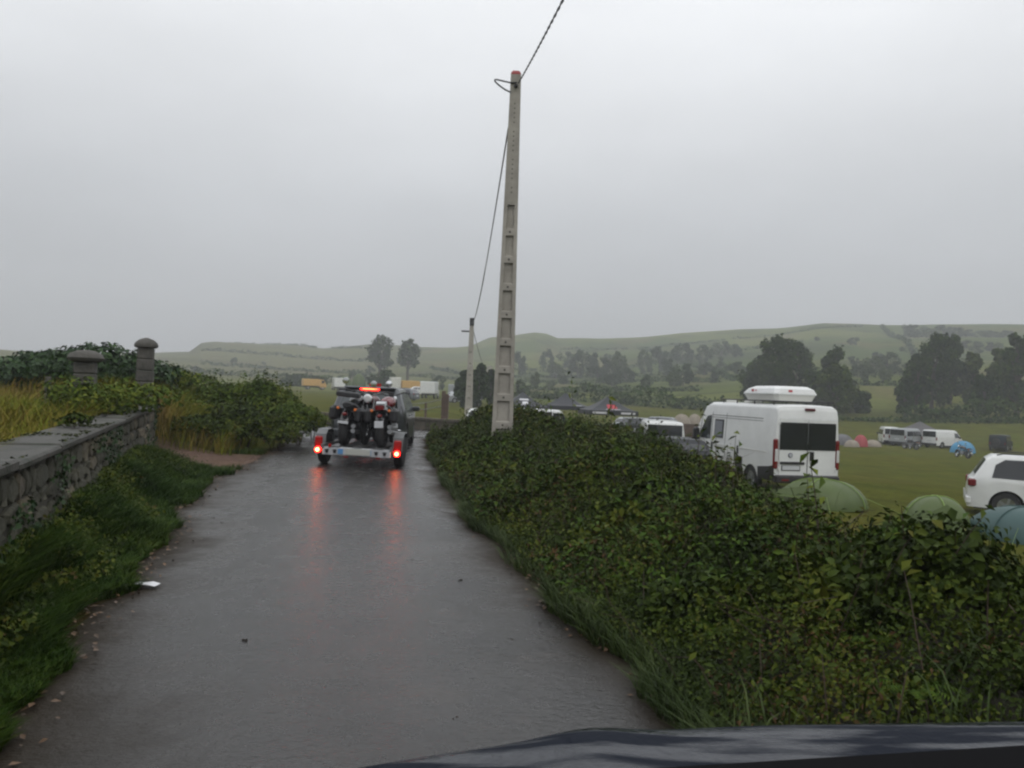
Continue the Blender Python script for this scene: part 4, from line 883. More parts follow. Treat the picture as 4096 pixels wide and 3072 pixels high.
class Shell:
    """car body: a side profile swept across a width that narrows with height and toward the ends"""
    def __init__(s, L, W, top, belt, tum=.25, clear=.25, wheels=((-1.3, .32), (1.3, .32)), rnd=.09, nose=.16, tail=.10, arch=.06):
        s.__dict__.update(L=L, W=W, top=top, belt=belt, tum=tum, clear=clear, wheels=wheels, rnd=rnd, nose=nose, tail=tail, arch=arch)
    def zt(s, x): return float(np.interp(x, [p[0] for p in s.top], [p[1] for p in s.top]))
    def zb(s, x):
        z = s.clear
        for xw, R_ in s.wheels:
            ra = R_ + s.arch
            if abs(x - xw) < ra: z = max(z, R_ + math.sqrt(ra * ra - (x - xw) ** 2))
        return min(z, s.zt(x) - .03)
    def hw(s, x, z):
        t_ = x / (s.L / 2); b_ = s.W / 2
        if t_ > .6: b_ -= s.nose * ((t_ - .6) / .4) ** 2
        if t_ < -.7: b_ -= s.tail * ((-t_ - .7) / .3) ** 2
        zt = s.zt(x)
        if z > s.belt: b_ -= (z - s.belt) * s.tum
        if z < .55: b_ -= (.55 - z) * .07
        q = (zt - z) / s.rnd
        if q < 1: b_ -= s.rnd * (1 - math.sqrt(max(0, 1 - (1 - q) ** 2)))
        return max(b_, .05)
    def body(s, mt, parent, name='body'):
        xs = set(np.linspace(-s.L / 2, s.L / 2, 30)) | {p[0] for p in s.top}
        for xw, R_ in s.wheels:
            ra = R_ + s.arch
            for a in np.linspace(0, PI, 13): xs.add(xw + ra * math.cos(a) * .9999)
        for p in s.top: xs.add(p[0] + .03); xs.add(p[0] - .03)
        xs = sorted(x for x in xs if -s.L / 2 <= x <= s.L / 2); rings = []
        for x in xs:
            zt, zb = s.zt(x), s.zb(x); zs = list(np.linspace(zb, max(zb, min(s.belt, zt - s.rnd)), 5)); z0 = zs[-1]
            zs += [z0 + (zt - s.rnd - z0) * k / 3 for k in (1, 2, 3)] if zt - s.rnd > z0 else [z0 + .001 * k for k in (1, 2, 3)]
            z0 = zs[-1]; zs += [z0 + (zt - z0) * k for k in (.3, .55, .78, .93, 1.0)]
            half = [(s.hw(x, z), z) for z in zs]; w1 = half[-1][0]
            ring = [(x, w_, z) for w_, z in half] + [(x, w1 * k, zt + .025 * (1 - k * k)) for k in (.6, .2, -.2, -.6)] + [(x, -w_, z) for w_, z in reversed(half)]
            rings.append(ring)
        mb = MB().loft(rings, cap=True, closed=False)
        o = mb.build(name, mt, parent, True)
        MB().box((0, 0, (s.clear + .75) / 2), (s.L * .93, s.W - .5, .75 - s.clear + .1)).build('underbody', M_blk, parent)
        for xw, R_ in s.wheels:
            for sg in (1, -1): wheel(parent, xw, sg * (s.W / 2 - .115), R_)
        return o
    def side(s, pts, mt, parent, name='window', sg=1, off=.012, frame=None):
        """a pane following the side: pts in (x, z)"""
        if len(pts) == 4:
            m_ = 7; vs = []
            for i in range(m_):
                for j in range(m_):
                    a, b = i / (m_ - 1), j / (m_ - 1)
                    x = (pts[0][0] * (1 - a) + pts[1][0] * a) * (1 - b) + (pts[3][0] * (1 - a) + pts[2][0] * a) * b
                    z = (pts[0][1] * (1 - a) + pts[1][1] * a) * (1 - b) + (pts[3][1] * (1 - a) + pts[2][1] * a) * b
                    e_ = -.01 if i in (0, m_ - 1) or j in (0, m_ - 1) else off
                    if i in (1, m_ - 2) and e_ == off: x += ((pts[0][0] if i == 1 else pts[1][0]) - x) * 0
                    vs.append((x, sg * (s.hw(x, z) + e_), z))
            # the outer ring is pulled to the same edge so that the pane has a rim, not a ramp
            def edge_(i, j): return vs[i * m_ + j]
            for i in range(1, m_ - 1):
                for j in range(1, m_ - 1):
                    if i in (1, m_ - 2) or j in (1, m_ - 2):
                        ii = 0 if i == 1 else (m_ - 1 if i == m_ - 2 else i); jj = 0 if j == 1 else (m_ - 1 if j == m_ - 2 else j)
                        x, _, z = edge_(ii, jj); vs[i * m_ + j] = (x, sg * (s.hw(x, z) + off), z)
            fs = [(i * m_ + j, i * m_ + j + 1, (i + 1) * m_ + j + 1, (i + 1) * m_ + j) for i in range(m_ - 1) for j in range(m_ - 1)]
            return meshobj(name, vs, fs, mt, parent)
        cx = sum(p[0] for p in pts) / len(pts); cz = sum(p[1] for p in pts) / len(pts); P = []
        for k in (1.0, .5):
            P += [(cx + (x - cx) * k, cz + (z - cz) * k) for x, z in pts]
        n = len(pts); vs = [(x, sg * (s.hw(x, z) + off), z) for x, z in P] + [(cx, sg * (s.hw(cx, cz) + off), cz)]
        vs += [(x, sg * (s.hw(x, z) - .01), z) for x, z in pts]
        fs = []
        for j in range(n):
            k = (j + 1) % n; fs += [(j, k, n + k, n + j), (n + j, n + k, 2 * n), (2 * n + 1 + j, 2 * n + 1 + k, k, j)]
        return meshobj(name, vs, fs, mt, parent)
    def slope(s, xa, xb, k0, k1, mt, parent, name='windscreen', off=.014, n=5, yy=1.0):
        """glass lying on the sloping top profile from xa to xb; k0, k1 = share of the half width"""
        vs = []; fs = []
        for i in range(n):
            t_ = i / (n - 1); x = xa + (xb - xa) * t_; z = s.zt(x); w_ = s.hw(x, z - s.rnd * .9) * (k0 + (k1 - k0) * t_)
            for j in range(7): q = -1 + j / 3; vs.append((x, w_ * q, z + .025 * (1 - q * q) + off))
        for i in range(n - 1):
            for j in range(6): a = i * 7 + j; fs.append((a, a + 1, a + 8, a + 7))
        return meshobj(name, vs, fs, mt, parent, True)
def pbox(name, c, d, mt, parent, b=.01): return MB().bbox(c, d, b).build(name, mt, parent)

# ---------------------------------------------------------------- camper van
vx, vy, vh = 7.72, 24.9, 101
cv_ = empty('camper_van', (vx, vy, gz(vx, vy)), rad(vh), 'big white high-roof camper van with a roof box and wide black rear windows', 'van')
S = Shell(5.95, 2.05, [(-2.975, 2.36), (-2.94, 2.47), (-2.80, 2.52), (1.15, 2.52), (1.5, 2.42), (2.33, 1.42), (2.85, 1.12), (2.95, .85), (2.975, .6)], 1.25, .055, .42, ((-1.72, .35), (2.02, .35)), .13, .22, .05)
S.body(M_white, cv_)
X0 = -2.975
for sg in (1, -1):
    S.side([(X0 + .02, .40), (-2.16, .40), (-2.16, .74), (-2.75, .80), (X0 + .02, .84)], M_blk, cv_, 'lower_trim', sg, .02)
    S.side([(-1.28, .40), (1.58, .40), (1.58, .53), (-1.28, .53)], M_blk, cv_, 'lower_trim', sg, .02)
    S.side([(1.02, 1.33), (1.95, 1.33), (1.62, 1.72), (1.32, 2.06), (1.02, 2.10)], M_glassl, cv_, 'cab_window', sg)
    S.side([(-2.3, 2.10), (1.0, 2.10), (1.0, 2.12), (-2.3, 2.12)], M_seam, cv_, 'body_crease', sg, .006)
    S.side([(-2.3, 2.03), (1.0, 2.03), (1.0, 2.045), (-2.3, 2.045)], M_seam, cv_, 'body_crease', sg, .006)
    S.side([(-2.55, 1.17), (1.9, 1.17), (1.9, 1.19), (-2.55, 1.19)], M_offwhite, cv_, 'body_crease', sg, .02)
    S.side([(-.05, .55), (-.03, .55), (-.03, 2.2), (-.05, 2.2)], M_seam, cv_, 'door_seam', sg, .005)
    S.side([(.93, .55), (.95, .55), (.95, 2.2), (.93, 2.2)], M_seam, cv_, 'door_seam', sg, .005)
    lx_ = MB(); yy_ = sg * (S.hw(-2.95, 1.3) - .035)
    lx_.bbox((X0 + .03, yy_, 1.16), (.13, .12, .84), .03); lx_.build('tail_light', M_red, cv_)
    MB().bbox((X0 - .03, yy_, 1.12), (.03, .085, .34), .01).build('clear_band', M_clear, cv_)
    mb = MB().bbox((1.78, sg * 1.17, 1.45), (.16, .2, .42), .04); mb.build('mirror', M_blk, cv_)
wf = S.side([(.12, 1.40), (.72, 1.40), (.72, 1.98), (.12, 1.98)], M_blk, cv_, 'window', 1, .02)
S.side([(.17, 1.45), (.67, 1.45), (.67, 1.93), (.17, 1.93)], mat('frosted_pane', (.16, .17, .20), .3), wf, 'pane', 1, .028)
S.side([(-1.2, .55), (-.78, .55), (-.78, .93), (-1.2, .93)], M_blk, cv_, 'service_hatch', 1, .02)
S.side([(-.55, .62), (-.25, .62), (-.25, .9), (-.55, .9)], mat('grey_vent', (.3, .3, .3), .6), cv_, 'vent', 1, .015)
for x_, z_ in ((.82, 1.12), (-.95, 1.12)): S.side([(x_, z_ - .12), (x_ + .07, z_ - .12), (x_ + .07, z_ + .12), (x_, z_ + .12)], M_blk, cv_, 'door_handle', 1, .03)
S.slope(1.56, 2.30, .93, .9, M_glassl, cv_, 'windscreen')
for sg in (1, -1):
    dr = MB(); hw_ = .86
    dr.bbox((X0 - .012, sg * .435, 1.335), (.03, .845, 1.62), .012); d_ = dr.build('rear_door', M_white, cv_)
    MB().bbox((X0 - .034, sg * .432, 1.66), (.014, .846, .76), .005).build('window', M_glass, d_)
    for hz_ in (.75, 2.02): MB().bbox((X0 - .03, sg * .865, hz_), (.03, .05, .1), .01).build('hinge', M_white, d_)
MB().bbox((X0 - .030, 0, 1.0), (.006, .018, .9), .002).build('door_gap', M_seam, cv_)
pbox('door_handle', (X0 - .045, -.13, 1.12), (.03, .13, .25), M_blkg, cv_, .02)
MB().lathe([(.001, -.02), (.062, -.018), (.07, 0)], (X0 - .03, .52, 1.13), 'x', 18).build('badge', mat('badge_ring', (.10, .11, .14), .3, metal=.5), cv_, True)
MB().lathe([(.001, -.024), (.048, -.022), (.05, 0)], (X0 - .03, .52, 1.13), 'x', 18).build('badge_centre', mat('badge_centre', (.45, .46, .5), .4), cv_, True)
pbox('plate_lamp', (X0 - .04, .46, .915), (.04, .74, .075), M_blk, cv_)
pbox('number_plate', (X0 - .04, .5, .78), (.015, .52, .115), M_plate, cv_, .003)
pbox('plate_holder', (X0 - .03, .5, .775), (.02, .57, .15), M_blk, cv_, .003)
pbox('rear_bumper', (X0 - .0, 0, .47), (.22, 1.96, .22), M_blk, cv_, .04)
for sg in (1, -1): pbox('bumper_reflector', (X0 - .115, sg * .7, .45), (.012, .22, .05), M_red, cv_, .004)
pbox('third_brake_light', (X0 + .0, -.05, 2.41), (.08, .30, .075), mat('dark_red_lens', (.10, .012, .02), .3), cv_)
mb = MB()
for x_ in (-2.7, -1.9, -1.1, -.3, .5): mb.tube([(x_, -.84, 2.62), (x_, .84, 2.62)], .018, 6)
for sg in (1, -1):
    mb.tube([(-2.85, sg * .84, 2.62), (.7, sg * .84, 2.62)], .022, 6)
    for x_ in (-2.6, -1.5, -.4, .5): mb.tube([(x_, sg * .84, 2.47), (x_, sg * .84, 2.62)], .018, 6)
mb.build('roof_rack', M_blk, cv_)
MB().bbox((-.2, .2, 2.57), (.42, .42, .1), .04).build('roof_vent', M_offwhite, cv_)
MB().lathe([(.16, 0), (.16, .07), (.09, .12), (.001, .125)], (.75, .45, 2.52), 'z', 16).build('roof_vent', M_offwhite, cv_, True)
# its roof box is strapped on top: a thing of its own
bxp = Matrix.Rotation(rad(vh), 4, 'Z') @ Vector((-1.35, .0, 2.64)) + Vector((vx, vy, gz(vx, vy)))
rb = empty('roof_box', bxp, rad(vh), 'white hard-shell roof box with small red print carried on the camper van rack', 'roof box')
def ring(z, x0, x1, w_, b_): return [(x0 + b_, -w_, z), (x1 - b_, -w_, z), (x1, -w_ + b_, z), (x1, w_ - b_, z), (x1 - b_, w_, z), (x0 + b_, w_, z), (x0, w_ - b_, z), (x0, -w_ + b_, z)]
MB().loft([ring(0, -.95, .85, .58, .1), ring(.17, -1.0, .93, .66, .1)]).build('lower_shell', M_offwhite, rb)
MB().loft([ring(.172, -1.02, .95, .68, .1), ring(.21, -1.02, .95, .68, .1), ring(.34, -.98, .80, .62, .12), ring(.42, -.85, .55, .50, .14)]).build('lid', M_white, rb)
M_redprint = mat('red_print', (.45, .04, .05), .5)
for a_, b_ in ((.32, .13), (.12, .05)): pbox('red_print', (a_, .668, .285), (b_, .012, .07 if b_ > .1 else .04), M_redprint, rb, .002)
pbox('red_print', (-1.01, .2, .28), (.012, .12, .06), M_redprint, rb, .002)

# ---------------------------------------------------------------- generic cars
VANTOP = lambda L, H: [(-L / 2, H - .10), (-L / 2 + .05, H - .03), (-L / 2 + .2, H), (L * .17, H), (L * .23, H - .1), (L * .385, 1.12), (L * .475, .95), (L * .5, .6)]
def small_van(name, x, y, heading, mt, lab, L=4.9, W=1.9, H=1.97, glass_rear=True, side_windows=True, group=None, cat='van', z=None, plate=True):
    z = gz(x, y) if z is None else z
    r_ = empty(name, (x, y, z), rad(heading), lab, cat, group)
    s = Shell(L, W, VANTOP(L, H), 1.12, .14, .3, ((-L * .31, .33), (L * .31, .33)), .11, .2, .05); s.body(mt, r_)
    if glass_rear: pbox('rear_window', (-L / 2 - .012, 0, H - .44), (.03, W * .80, .62), M_glass, r_, .008)
    pbox('rear_bumper', (-L / 2, 0, .42), (.16, W * .93, .24), M_blk, r_, .04)
    if plate: pbox('number_plate', (-L / 2 - .015, 0, .82), (.02, .5, .11), M_plate, r_, .003)
    for sg in (1, -1):
        pbox('tail_light', (-L / 2 + .02, sg * (W / 2 - .1), 1.02), (.1, .13, .36), M_red, r_, .02)
        s.side([(L * .14, 1.15), (L * .33, 1.15), (L * .245, 1.62), (L * .14, 1.68)], M_glassl, r_, 'cab_window', sg)
        if side_windows:
            s.side([(-L * .10, 1.15), (L * .12, 1.15), (L * .12, 1.68), (-L * .10, 1.68)], M_glass, r_, 'side_window', sg)
            s.side([(-L * .42, 1.15), (-L * .12, 1.15), (-L * .12, 1.68), (-L * .41, 1.68)], M_glass, r_, 'side_window', sg)
        pbox('mirror', (L * .29, sg * (W / 2 + .1), 1.18), (.1, .2, .22), M_blk, r_, .03)
        pbox('headlight', (L * .47, sg * (W / 2 - .32), .78), (.12, .3, .2), M_clear, r_, .03)
        s.side([(L * .13, .4), (L * .133, .4), (L * .133, 1.72), (L * .13, 1.72)], M_seam, r_, 'door_seam', sg, .005)
    s.slope(L * .24, L * .375, .93, .95, M_glassl, r_, 'windscreen')
    return r_
HATCH = lambda L, H: [(-L / 2, .62), (-L / 2 + .04, .98), (-L / 2 + .12, 1.04), (-L / 2 + .42, H - .12), (-L / 2 + .58, H - .02), (-L * .1, H), (L * .06, H - .03), (L * .27, 1.0), (L * .44, .84), (L * .49, .68), (L / 2, .5)]
SEDAN = lambda L, H: [(-L / 2, .62), (-L / 2 + .05, .98), (-L / 2 + .5, 1.02), (-L * .24, H - .1), (-L * .17, H), (L * .03, H), (L * .08, H - .04), (L * .25, .98), (L * .44, .80), (L * .49, .66), (L / 2, .5)]
def car(name, x, y, heading, mt, lab, L=4.2, W=1.78, H=1.48, kind=HATCH, group='cars parked in the field', cat='car', R_=.32, z=None, glass=None):
    glass = glass or M_glass
    z = gz(x, y) if z is None else z; r_ = empty(name, (x, y, z), rad(heading), lab, cat, group); d = H - 1.48
    s = Shell(L, W, kind(L, H), .93 + d * .4, .36, .22 + d * .3, ((-L * .30, R_), (L * .31, R_)), .07, .24, .16); s.body(mt, r_)
    zb_, zt_ = .97 + d * .4, H - .11
    hat = kind is HATCH; xr = -L / 2 + (.52 if hat else 1.05)
    for sg in (1, -1):
        s.side([(-.12, zb_), (L * .215, zb_), (L * .09, zt_ - .02), (-.12, zt_ + .01)], glass, r_, 'side_window', sg)
        s.side([(xr + .02, zb_ + .03), (-.18, zb_), (-.18, zt_ + .01), (xr + (.32 if hat else .42), zt_), (xr + .1, zt_ - .14)], glass, r_, 'side_window', sg)
        pbox('tail_light', (-L / 2 + .1, sg * (W / 2 - .17), .84 + d * .4), (.2, .22, .2), M_red, r_, .03)
        pbox('headlight', (L / 2 - .16, sg * (W / 2 - .32), .64 + d * .3), (.2, .3, .14), M_clear, r_, .03)
        pbox('mirror', (L * .19, sg * (W / 2 + .06), .98 + d * .4), (.12, .2, .14), mt, r_, .03)
        for x_ in (-L * .2, L * .0): pbox('door_handle', (x_, sg * (s.hw(x_, .84) + .015), .84 + d * .4), (.17, .03, .03), mt, r_, .01)
    s.slope(L * .075, L * .255, .9, .92, glass, r_, 'windscreen')
    if hat: s.slope(-L / 2 + .16, -L / 2 + .40, .82, .8, glass, r_, 'rear_window')
    else: s.slope(-L / 2 + .55, -L * .25, .85, .82, glass, r_, 'rear_window')
    pbox('rear_bumper', (-L / 2 + .03, 0, .44), (.14, W * .88, .22), mt, r_, .04)
    pbox('number_plate', (-L / 2 - .05, 0, .62), (.02, .5, .11), M_plate, r_, .003)
    r_['shell'] = 0; del r_['shell']
    return r_, s

# white van behind the hedge
p_ = on_y(660, 440, 37.6); small_van('parked_van', p_.x, p_.y, 84, M_white, 'white passenger van showing its dark rear window above the hedge', group=None)
# white SUV at the right edge
p_ = on_z(1003, 500, gz(15, 22.3)); g_ = gz(15, 22.3)
suv, ss = car('white_suv', 14.5, 20.6, -28, M_white, 'white crossover car cut by the right edge of the view', L=4.4, W=1.82, H=1.66, group=None, R_=.35)
mb = MB()
for sg in (1, -1): mb.tube([(-1.55, sg * .62, 1.66), (-1.4, sg * .62, 1.70), (.3, sg * .62, 1.70), (.5, sg * .62, 1.64)], .018, 6)
mb.build('roof_rail', M_blk, suv)
# dark rounded car before the camper van
p_ = on_y(661, 445, 22.4); car('dark_car', p_.x, 22.4, 97, M_darkp, 'dark car whose rounded roof shows between the white van and the camper van', H=1.36, z=None)
# row behind the pole
for u, v, y, hd, mt, kd, lab, H in ((523, 408, 45, 112, M_white, 1, 'white van nearest to the right side of the concrete pole', 1.9), (542, 410, 47, 62, M_white, 1, 'white van with a pale flank under the first gazebo', 1.85),
                                    (547, 414, 33, 20, M_silver, 0, 'silver car whose arched roof line shows right of the pole', 1.46), (592, 418, 33, 25, M_silver, 0, 'silver car with its windscreen edge above the hedge', 1.44), (612, 417, 37, -20, M_white, 0, 'white car bonnet and headlamp above the hedge by the red badged gazebo', 1.45),
                                    (578, 415, 38, 10, M_greyp, 0, 'grey car low between the silver cars behind the hedge', 1.45), (628, 424, 41, 15, M_greyp, 0, 'grey car roof left of the white passenger van', 1.45)):
    q_ = on_y(u, v, y)
    if kd: small_van('parked_van', q_.x, y, hd, mt, lab, H=H, L=4.6, group='vans parked behind the hedge')
    else: car('parked_car', q_.x, y, hd, mt, lab, H=H, kind=SEDAN if u in (612, 578) else HATCH)
for u, y, mt, lab in ((486, 50, M_white, 'white car low between the third pole and the big pole'),):
    q_ = on_y(u, 410, y); car('parked_car', q_.x, y, 80, mt, lab)

# far vans at the right
def at(u, v_, y): q_ = on_y(u, v_, y); return q_.x
small_van('far_van', at(889, 440, 90), 90, 72, M_white, 'white van with dark windows, leftmost of the three far vans', group='vans by the grey gazebo')
small_van('far_van', at(907, 440, 88), 88, 40, M_silver, 'silver grey van in the middle of the three far vans', group='vans by the grey gazebo')
small_van('far_van', at(943, 440, 88), 88, 28, M_white, 'white panel van beside the blue dome tent', L=4.9, side_windows=False, group='vans by the grey gazebo')
# dark off-roader with a spare wheel
jx = at(1001, 445, 86); jp = empty('off_road_car', (jx, 86, gz(jx, 86)), rad(48), 'small black boxy off-road car beyond the blue tent', 'car')
s = Shell(3.7, 1.7, [(-1.85, 1.5), (-1.8, 1.68), (-1.7, 1.72), (.3, 1.72), (.45, 1.66), (.8, 1.1), (1.75, 1.0), (1.85, .6)], 1.05, .08, .35, ((-1.15, .38), (1.15, .38)), .06, .06, .02); s.body(M_darkp, jp)
for sg in (1, -1):
    s.side([(-.1, 1.1), (.6, 1.1), (.36, 1.58), (-.1, 1.58)], M_glassl, jp, 'side_window', sg); s.side([(-1.7, 1.1), (-.2, 1.1), (-.2, 1.58), (-1.7, 1.58)], M_glassl, jp, 'side_window', sg)
    pbox('tail_light', (-1.87, sg * .7, .8), (.05, .12, .2), M_red, jp)
pbox('rear_window', (-1.86, 0, 1.36), (.03, 1.25, .42), M_glassl, jp); s.slope(.48, .78, .9, .9, M_glassl, jp)
MB().lathe([(.1, -.12), (.36, -.1), (.38, 0), (.36, .1), (.1, .12)], (-1.98, .1, .95), 'x', 18).build('spare_wheel', M_tyre, jp, True)
pbox('bumper', (-1.9, 0, .5), (.15, 1.5, .14), M_blk, jp)

# ---------------------------------------------------------------- far vehicles left of centre
def box_truck(u, v, y, hd, cabm, boxm, lab, L=5.6, Hb=3.0, name='box_truck', cat='lorry', boxl=.68):
    x_ = at(u, v, y); z_ = gz(x_, y); r_ = empty(name, (x_, y, z_), rad(hd), lab, cat, 'vehicles parked on the far field')
    bl = L * boxl
    MB().bbox((-L / 2 + bl / 2, 0, .75 + (Hb - .75) / 2), (bl, 2.2, Hb - .75), .06).build('cargo_box', boxm, r_)
    MB().loft([[(L / 2 - L * (1 - boxl) + .05, y_, z__) for y_, z__ in ((-1, .5), (1, .5), (.95, 2.15), (-.95, 2.15))], [(L / 2 - .55, y_, z__) for y_, z__ in ((-1, .5), (1, .5), (.92, 2.1), (-.92, 2.1))], [(L / 2 - .1, y_, z__) for y_, z__ in ((-1, .5), (1, .5), (.95, 1.2), (-.95, 1.2))], [(L / 2, y_, z__) for y_, z__ in ((-.95, .5), (.95, .5), (.9, 1.1), (-.9, 1.1))]]).build('cab', cabm, r_)
    for sg in (1, -1): pbox('cab_window', (L / 2 - .75, sg * .97, 1.65), (.55, .04, .55), M_glassl, r_)
    MB().add([(L / 2 - .5, -.85, 2.03), (L / 2 - .5, .85, 2.03), (L / 2 - .12, .88, 1.28), (L / 2 - .12, -.88, 1.28)], [(0, 1, 2, 3)]).build('windscreen', M_glassl, r_)
    pbox('chassis', (0, 0, .6), (L * .95, 1.2, .22), M_blk, r_)
    for x__ in (-L * .28, L * .34):
        for sg in (1, -1): wheel(r_, x__, sg * .9, .38)
    return r_
box_truck(338, 384, 165, 110, M_offwhite, M_white, 'pale box lorry behind the left of the trailer', Hb=2.6)
box_truck(391, 385, 165, 120, M_offwhite, M_offwhite, 'pale box lorry above the grey car roof', Hb=3.0)
box_truck(314, 386, 165, 25, M_yell, M_yell, 'yellow box van left of the trailer', L=4.8, Hb=2.2, boxl=.7)
box_truck(412, 387, 165, 30, M_yell, M_yell, 'yellow box van to the right of the pale lorries', L=5.2, Hb=2.3, boxl=.72)
box_truck(430, 395, 118, 84, M_offwhite, M_white, 'white tipper lorry facing away between the car and the second pole', L=4.2, Hb=2.5)
box_truck(455, 398, 120, 95, M_silver, M_silver, 'grey horsebox beside the second pole', L=4, Hb=2.3, name='horse_trailer', cat='trailer')

# ---------------------------------------------------------------- concrete poles
M_conc = mat('pole_concrete', (.40, .375, .33), .8, var=.35, scale=1.5, bump=.35, bscale=40)
M_concd = mat('pole_hole_shade', (.06, .055, .05), .9)  # holes drawn as dark discs, their inner shade put into the colour
def pole(x, y, H, w0, w1, depth, lab, z=None, detail=True, lean=0.0, rz=0.0):
    z = gz(x, y) if z is None else z
    r_ = empty('concrete_pole', (x, y, z), rz, lab, 'utility pole', 'concrete poles carrying the cable'); r_.rotation_euler[1] = lean
    w = lambda h: w0 + (w1 - w0) * h / H
    mb = MB(); top0 = H * .66; dp = lambda h: depth * (1 - .3 * h / H)
    if detail:
        mb.loft([[(-w(h) / 2 + .01, -dp(h) / 2 + .055, h), (w(h) / 2 - .01, -dp(h) / 2 + .055, h), (w(h) / 2 - .01, dp(h) / 2, h), (-w(h) / 2 + .01, dp(h) / 2, h)] for h in (-.8, top0)])
        mb.build('web', M_conc, r_)
        mb = MB(); fl = .075
        for sg in (-1, 1):
            mb.loft([[(sg * w(h) / 2 - (0 if sg < 0 else fl), -dp(h) / 2, h), (sg * w(h) / 2 + (fl if sg < 0 else 0), -dp(h) / 2, h), (sg * w(h) / 2 + (fl if sg < 0 else 0), dp(h) / 2 + .01, h), (sg * w(h) / 2 - (0 if sg < 0 else fl), dp(h) / 2 + .01, h)] for h in (-.8, top0)])
        mb.build('flanges', M_conc, r_)
        MB().loft([[(-w(h) / 2, -dp(h) / 2, h), (w(h) / 2, -dp(h) / 2, h), (w(h) / 2, dp(h) / 2 + .01, h), (-w(h) / 2, dp(h) / 2 + .01, h)] for h in (top0 + .001, H)]).build('upper_shaft', M_conc, r_)
        h = top0 - .62
        while h > .3:
            ww = w(h) - .15 + .01
            o_ = MB().loft([[(-ww / 2, -dp(h) / 2 + .004, h - .02), (ww / 2, -dp(h) / 2 + .004, h - .02), (ww / 2, -dp(h) / 2 + .06, h - .02), (-ww / 2, -dp(h) / 2 + .06, h - .02)], [(-ww / 2, -dp(h) / 2 + .004, h + .11), (ww / 2, -dp(h) / 2 + .004, h + .11), (ww / 2, -dp(h) / 2 + .06, h + .14), (-ww / 2, -dp(h) / 2 + .06, h + .14)]]).build('rung', M_conc, r_)
            MB().lathe([(.022, -.004), (.022, .01)], (0, -dp(h) / 2 + .004, h + .05), 'y', 10).build('rung_hole', M_concd, o_)
            h -= .575
        h = H - .62; k = 0
        while h > top0 + .25:
            if k % 6 != 5: MB().lathe([(.014, -.003), (.014, .01)], (0, -dp(h) / 2, h), 'y', 8).build('bolt_hole', M_concd, r_)
            h -= .098 * 1.0; k += 1
    else:
        mb.loft([[(-w(h) / 2, -dp(h) / 2, h), (w(h) / 2, -dp(h) / 2, h), (w(h) / 2, dp(h) / 2, h), (-w(h) / 2, dp(h) / 2, h)] for h in (-.8, H)]); mb.build('shaft', M_conc, r_)
        h = .8
        while h < H * .7:
            pbox('rung_recess', (0, -dp(h) / 2, h), (w(h) * .45, .01, .12), mat('recess_shade', (.2, .19, .17), .9), r_, .002); h += .9
    return r_
pt = on_y(511, 76, 16.5); PZ = .15
P1H = pt.z - PZ
p1 = pole(on_y(503.5, 400, 16.5).x, 16.5, P1H, .455, .215, .30, 'tall ladder-faced concrete pole with a red tip standing in the hedge', PZ)
px1 = p1.location.x; tb = Matrix.Identity(4)
MB().loft([[(-.108, -.105, P1H), (.108, -.105, P1H), (.108, .115, P1H), (-.108, .115, P1H)], [(-.10, -.1, P1H + .04), (.10, -.1, P1H + .04), (.10, .11, P1H + .04), (-.10, .11, P1H + .04)], [(-.06, -.07, P1H + .09), (.06, -.07, P1H + .09), (.06, .08, P1H + .09), (-.06, .08, P1H + .09)]]).build('red_cap', mat('red_cap', (.36, .05, .05), .6, var=.3), p1)
mb = MB(); rc = on_y(0, 0, 16.5)
arc = []
for k in range(15):
    t_ = k / 14; a = -.1 + (2 * PI * .5 + .2) * t_
    arc.append((-.10 - .33 * math.sin(PI * t_) ** .8, -.12 - .3 * math.sin(PI * t_), P1H - .19 - .20 * t_ + .02 * math.sin(PI * t_)))
M_cable = mat('black_cable', (.016, .017, .022), .55)
mb.tube([(.03, -.14, P1H - .19)] + arc, .016, 6); mb.build('cable_loop', M_cable, p1)
MB().lathe([(.03, -.05), (.045, 0), (.03, .04)], (.01, -.14, P1H - .26), 'y', 10).build('anchor_bolt', M_blk, p1)
p2x = on_y(470.5, 360, 62).x; p2t = on_y(470.5, 320, 62); z2 = gz(p2x, 62)
p2 = pole(p2x, 62, p2t.z - z2, .62, .30, .4, 'second concrete pole, smaller, standing beyond the end of the hedge', z2, False)
MB().box((-.45, 0, p2t.z - z2 - .9), (.7, .05, .12)).build('bracket', M_blk, p2)
MB().box((0, 0, p2t.z - z2 - .15), (.34, .42, .6)).build('dark_tip', M_blk, p2)
p3t = on_y(490, 366, 150); z3 = gz(p3t.x, 150)
p3 = pole(p3t.x, 150, p3t.z - z3, 1.15, .95, .8, 'third pole, farthest, seen just left of the big concrete pole', z3, False)
def span(a, b_, sag, r_=.014, n=24): a, b_ = Vector(a), Vector(b_); return [a.lerp(b_, k / n) - Vector((0, 0, sag * 4 * (k / n) * (1 - k / n))) for k in range(n + 1)]
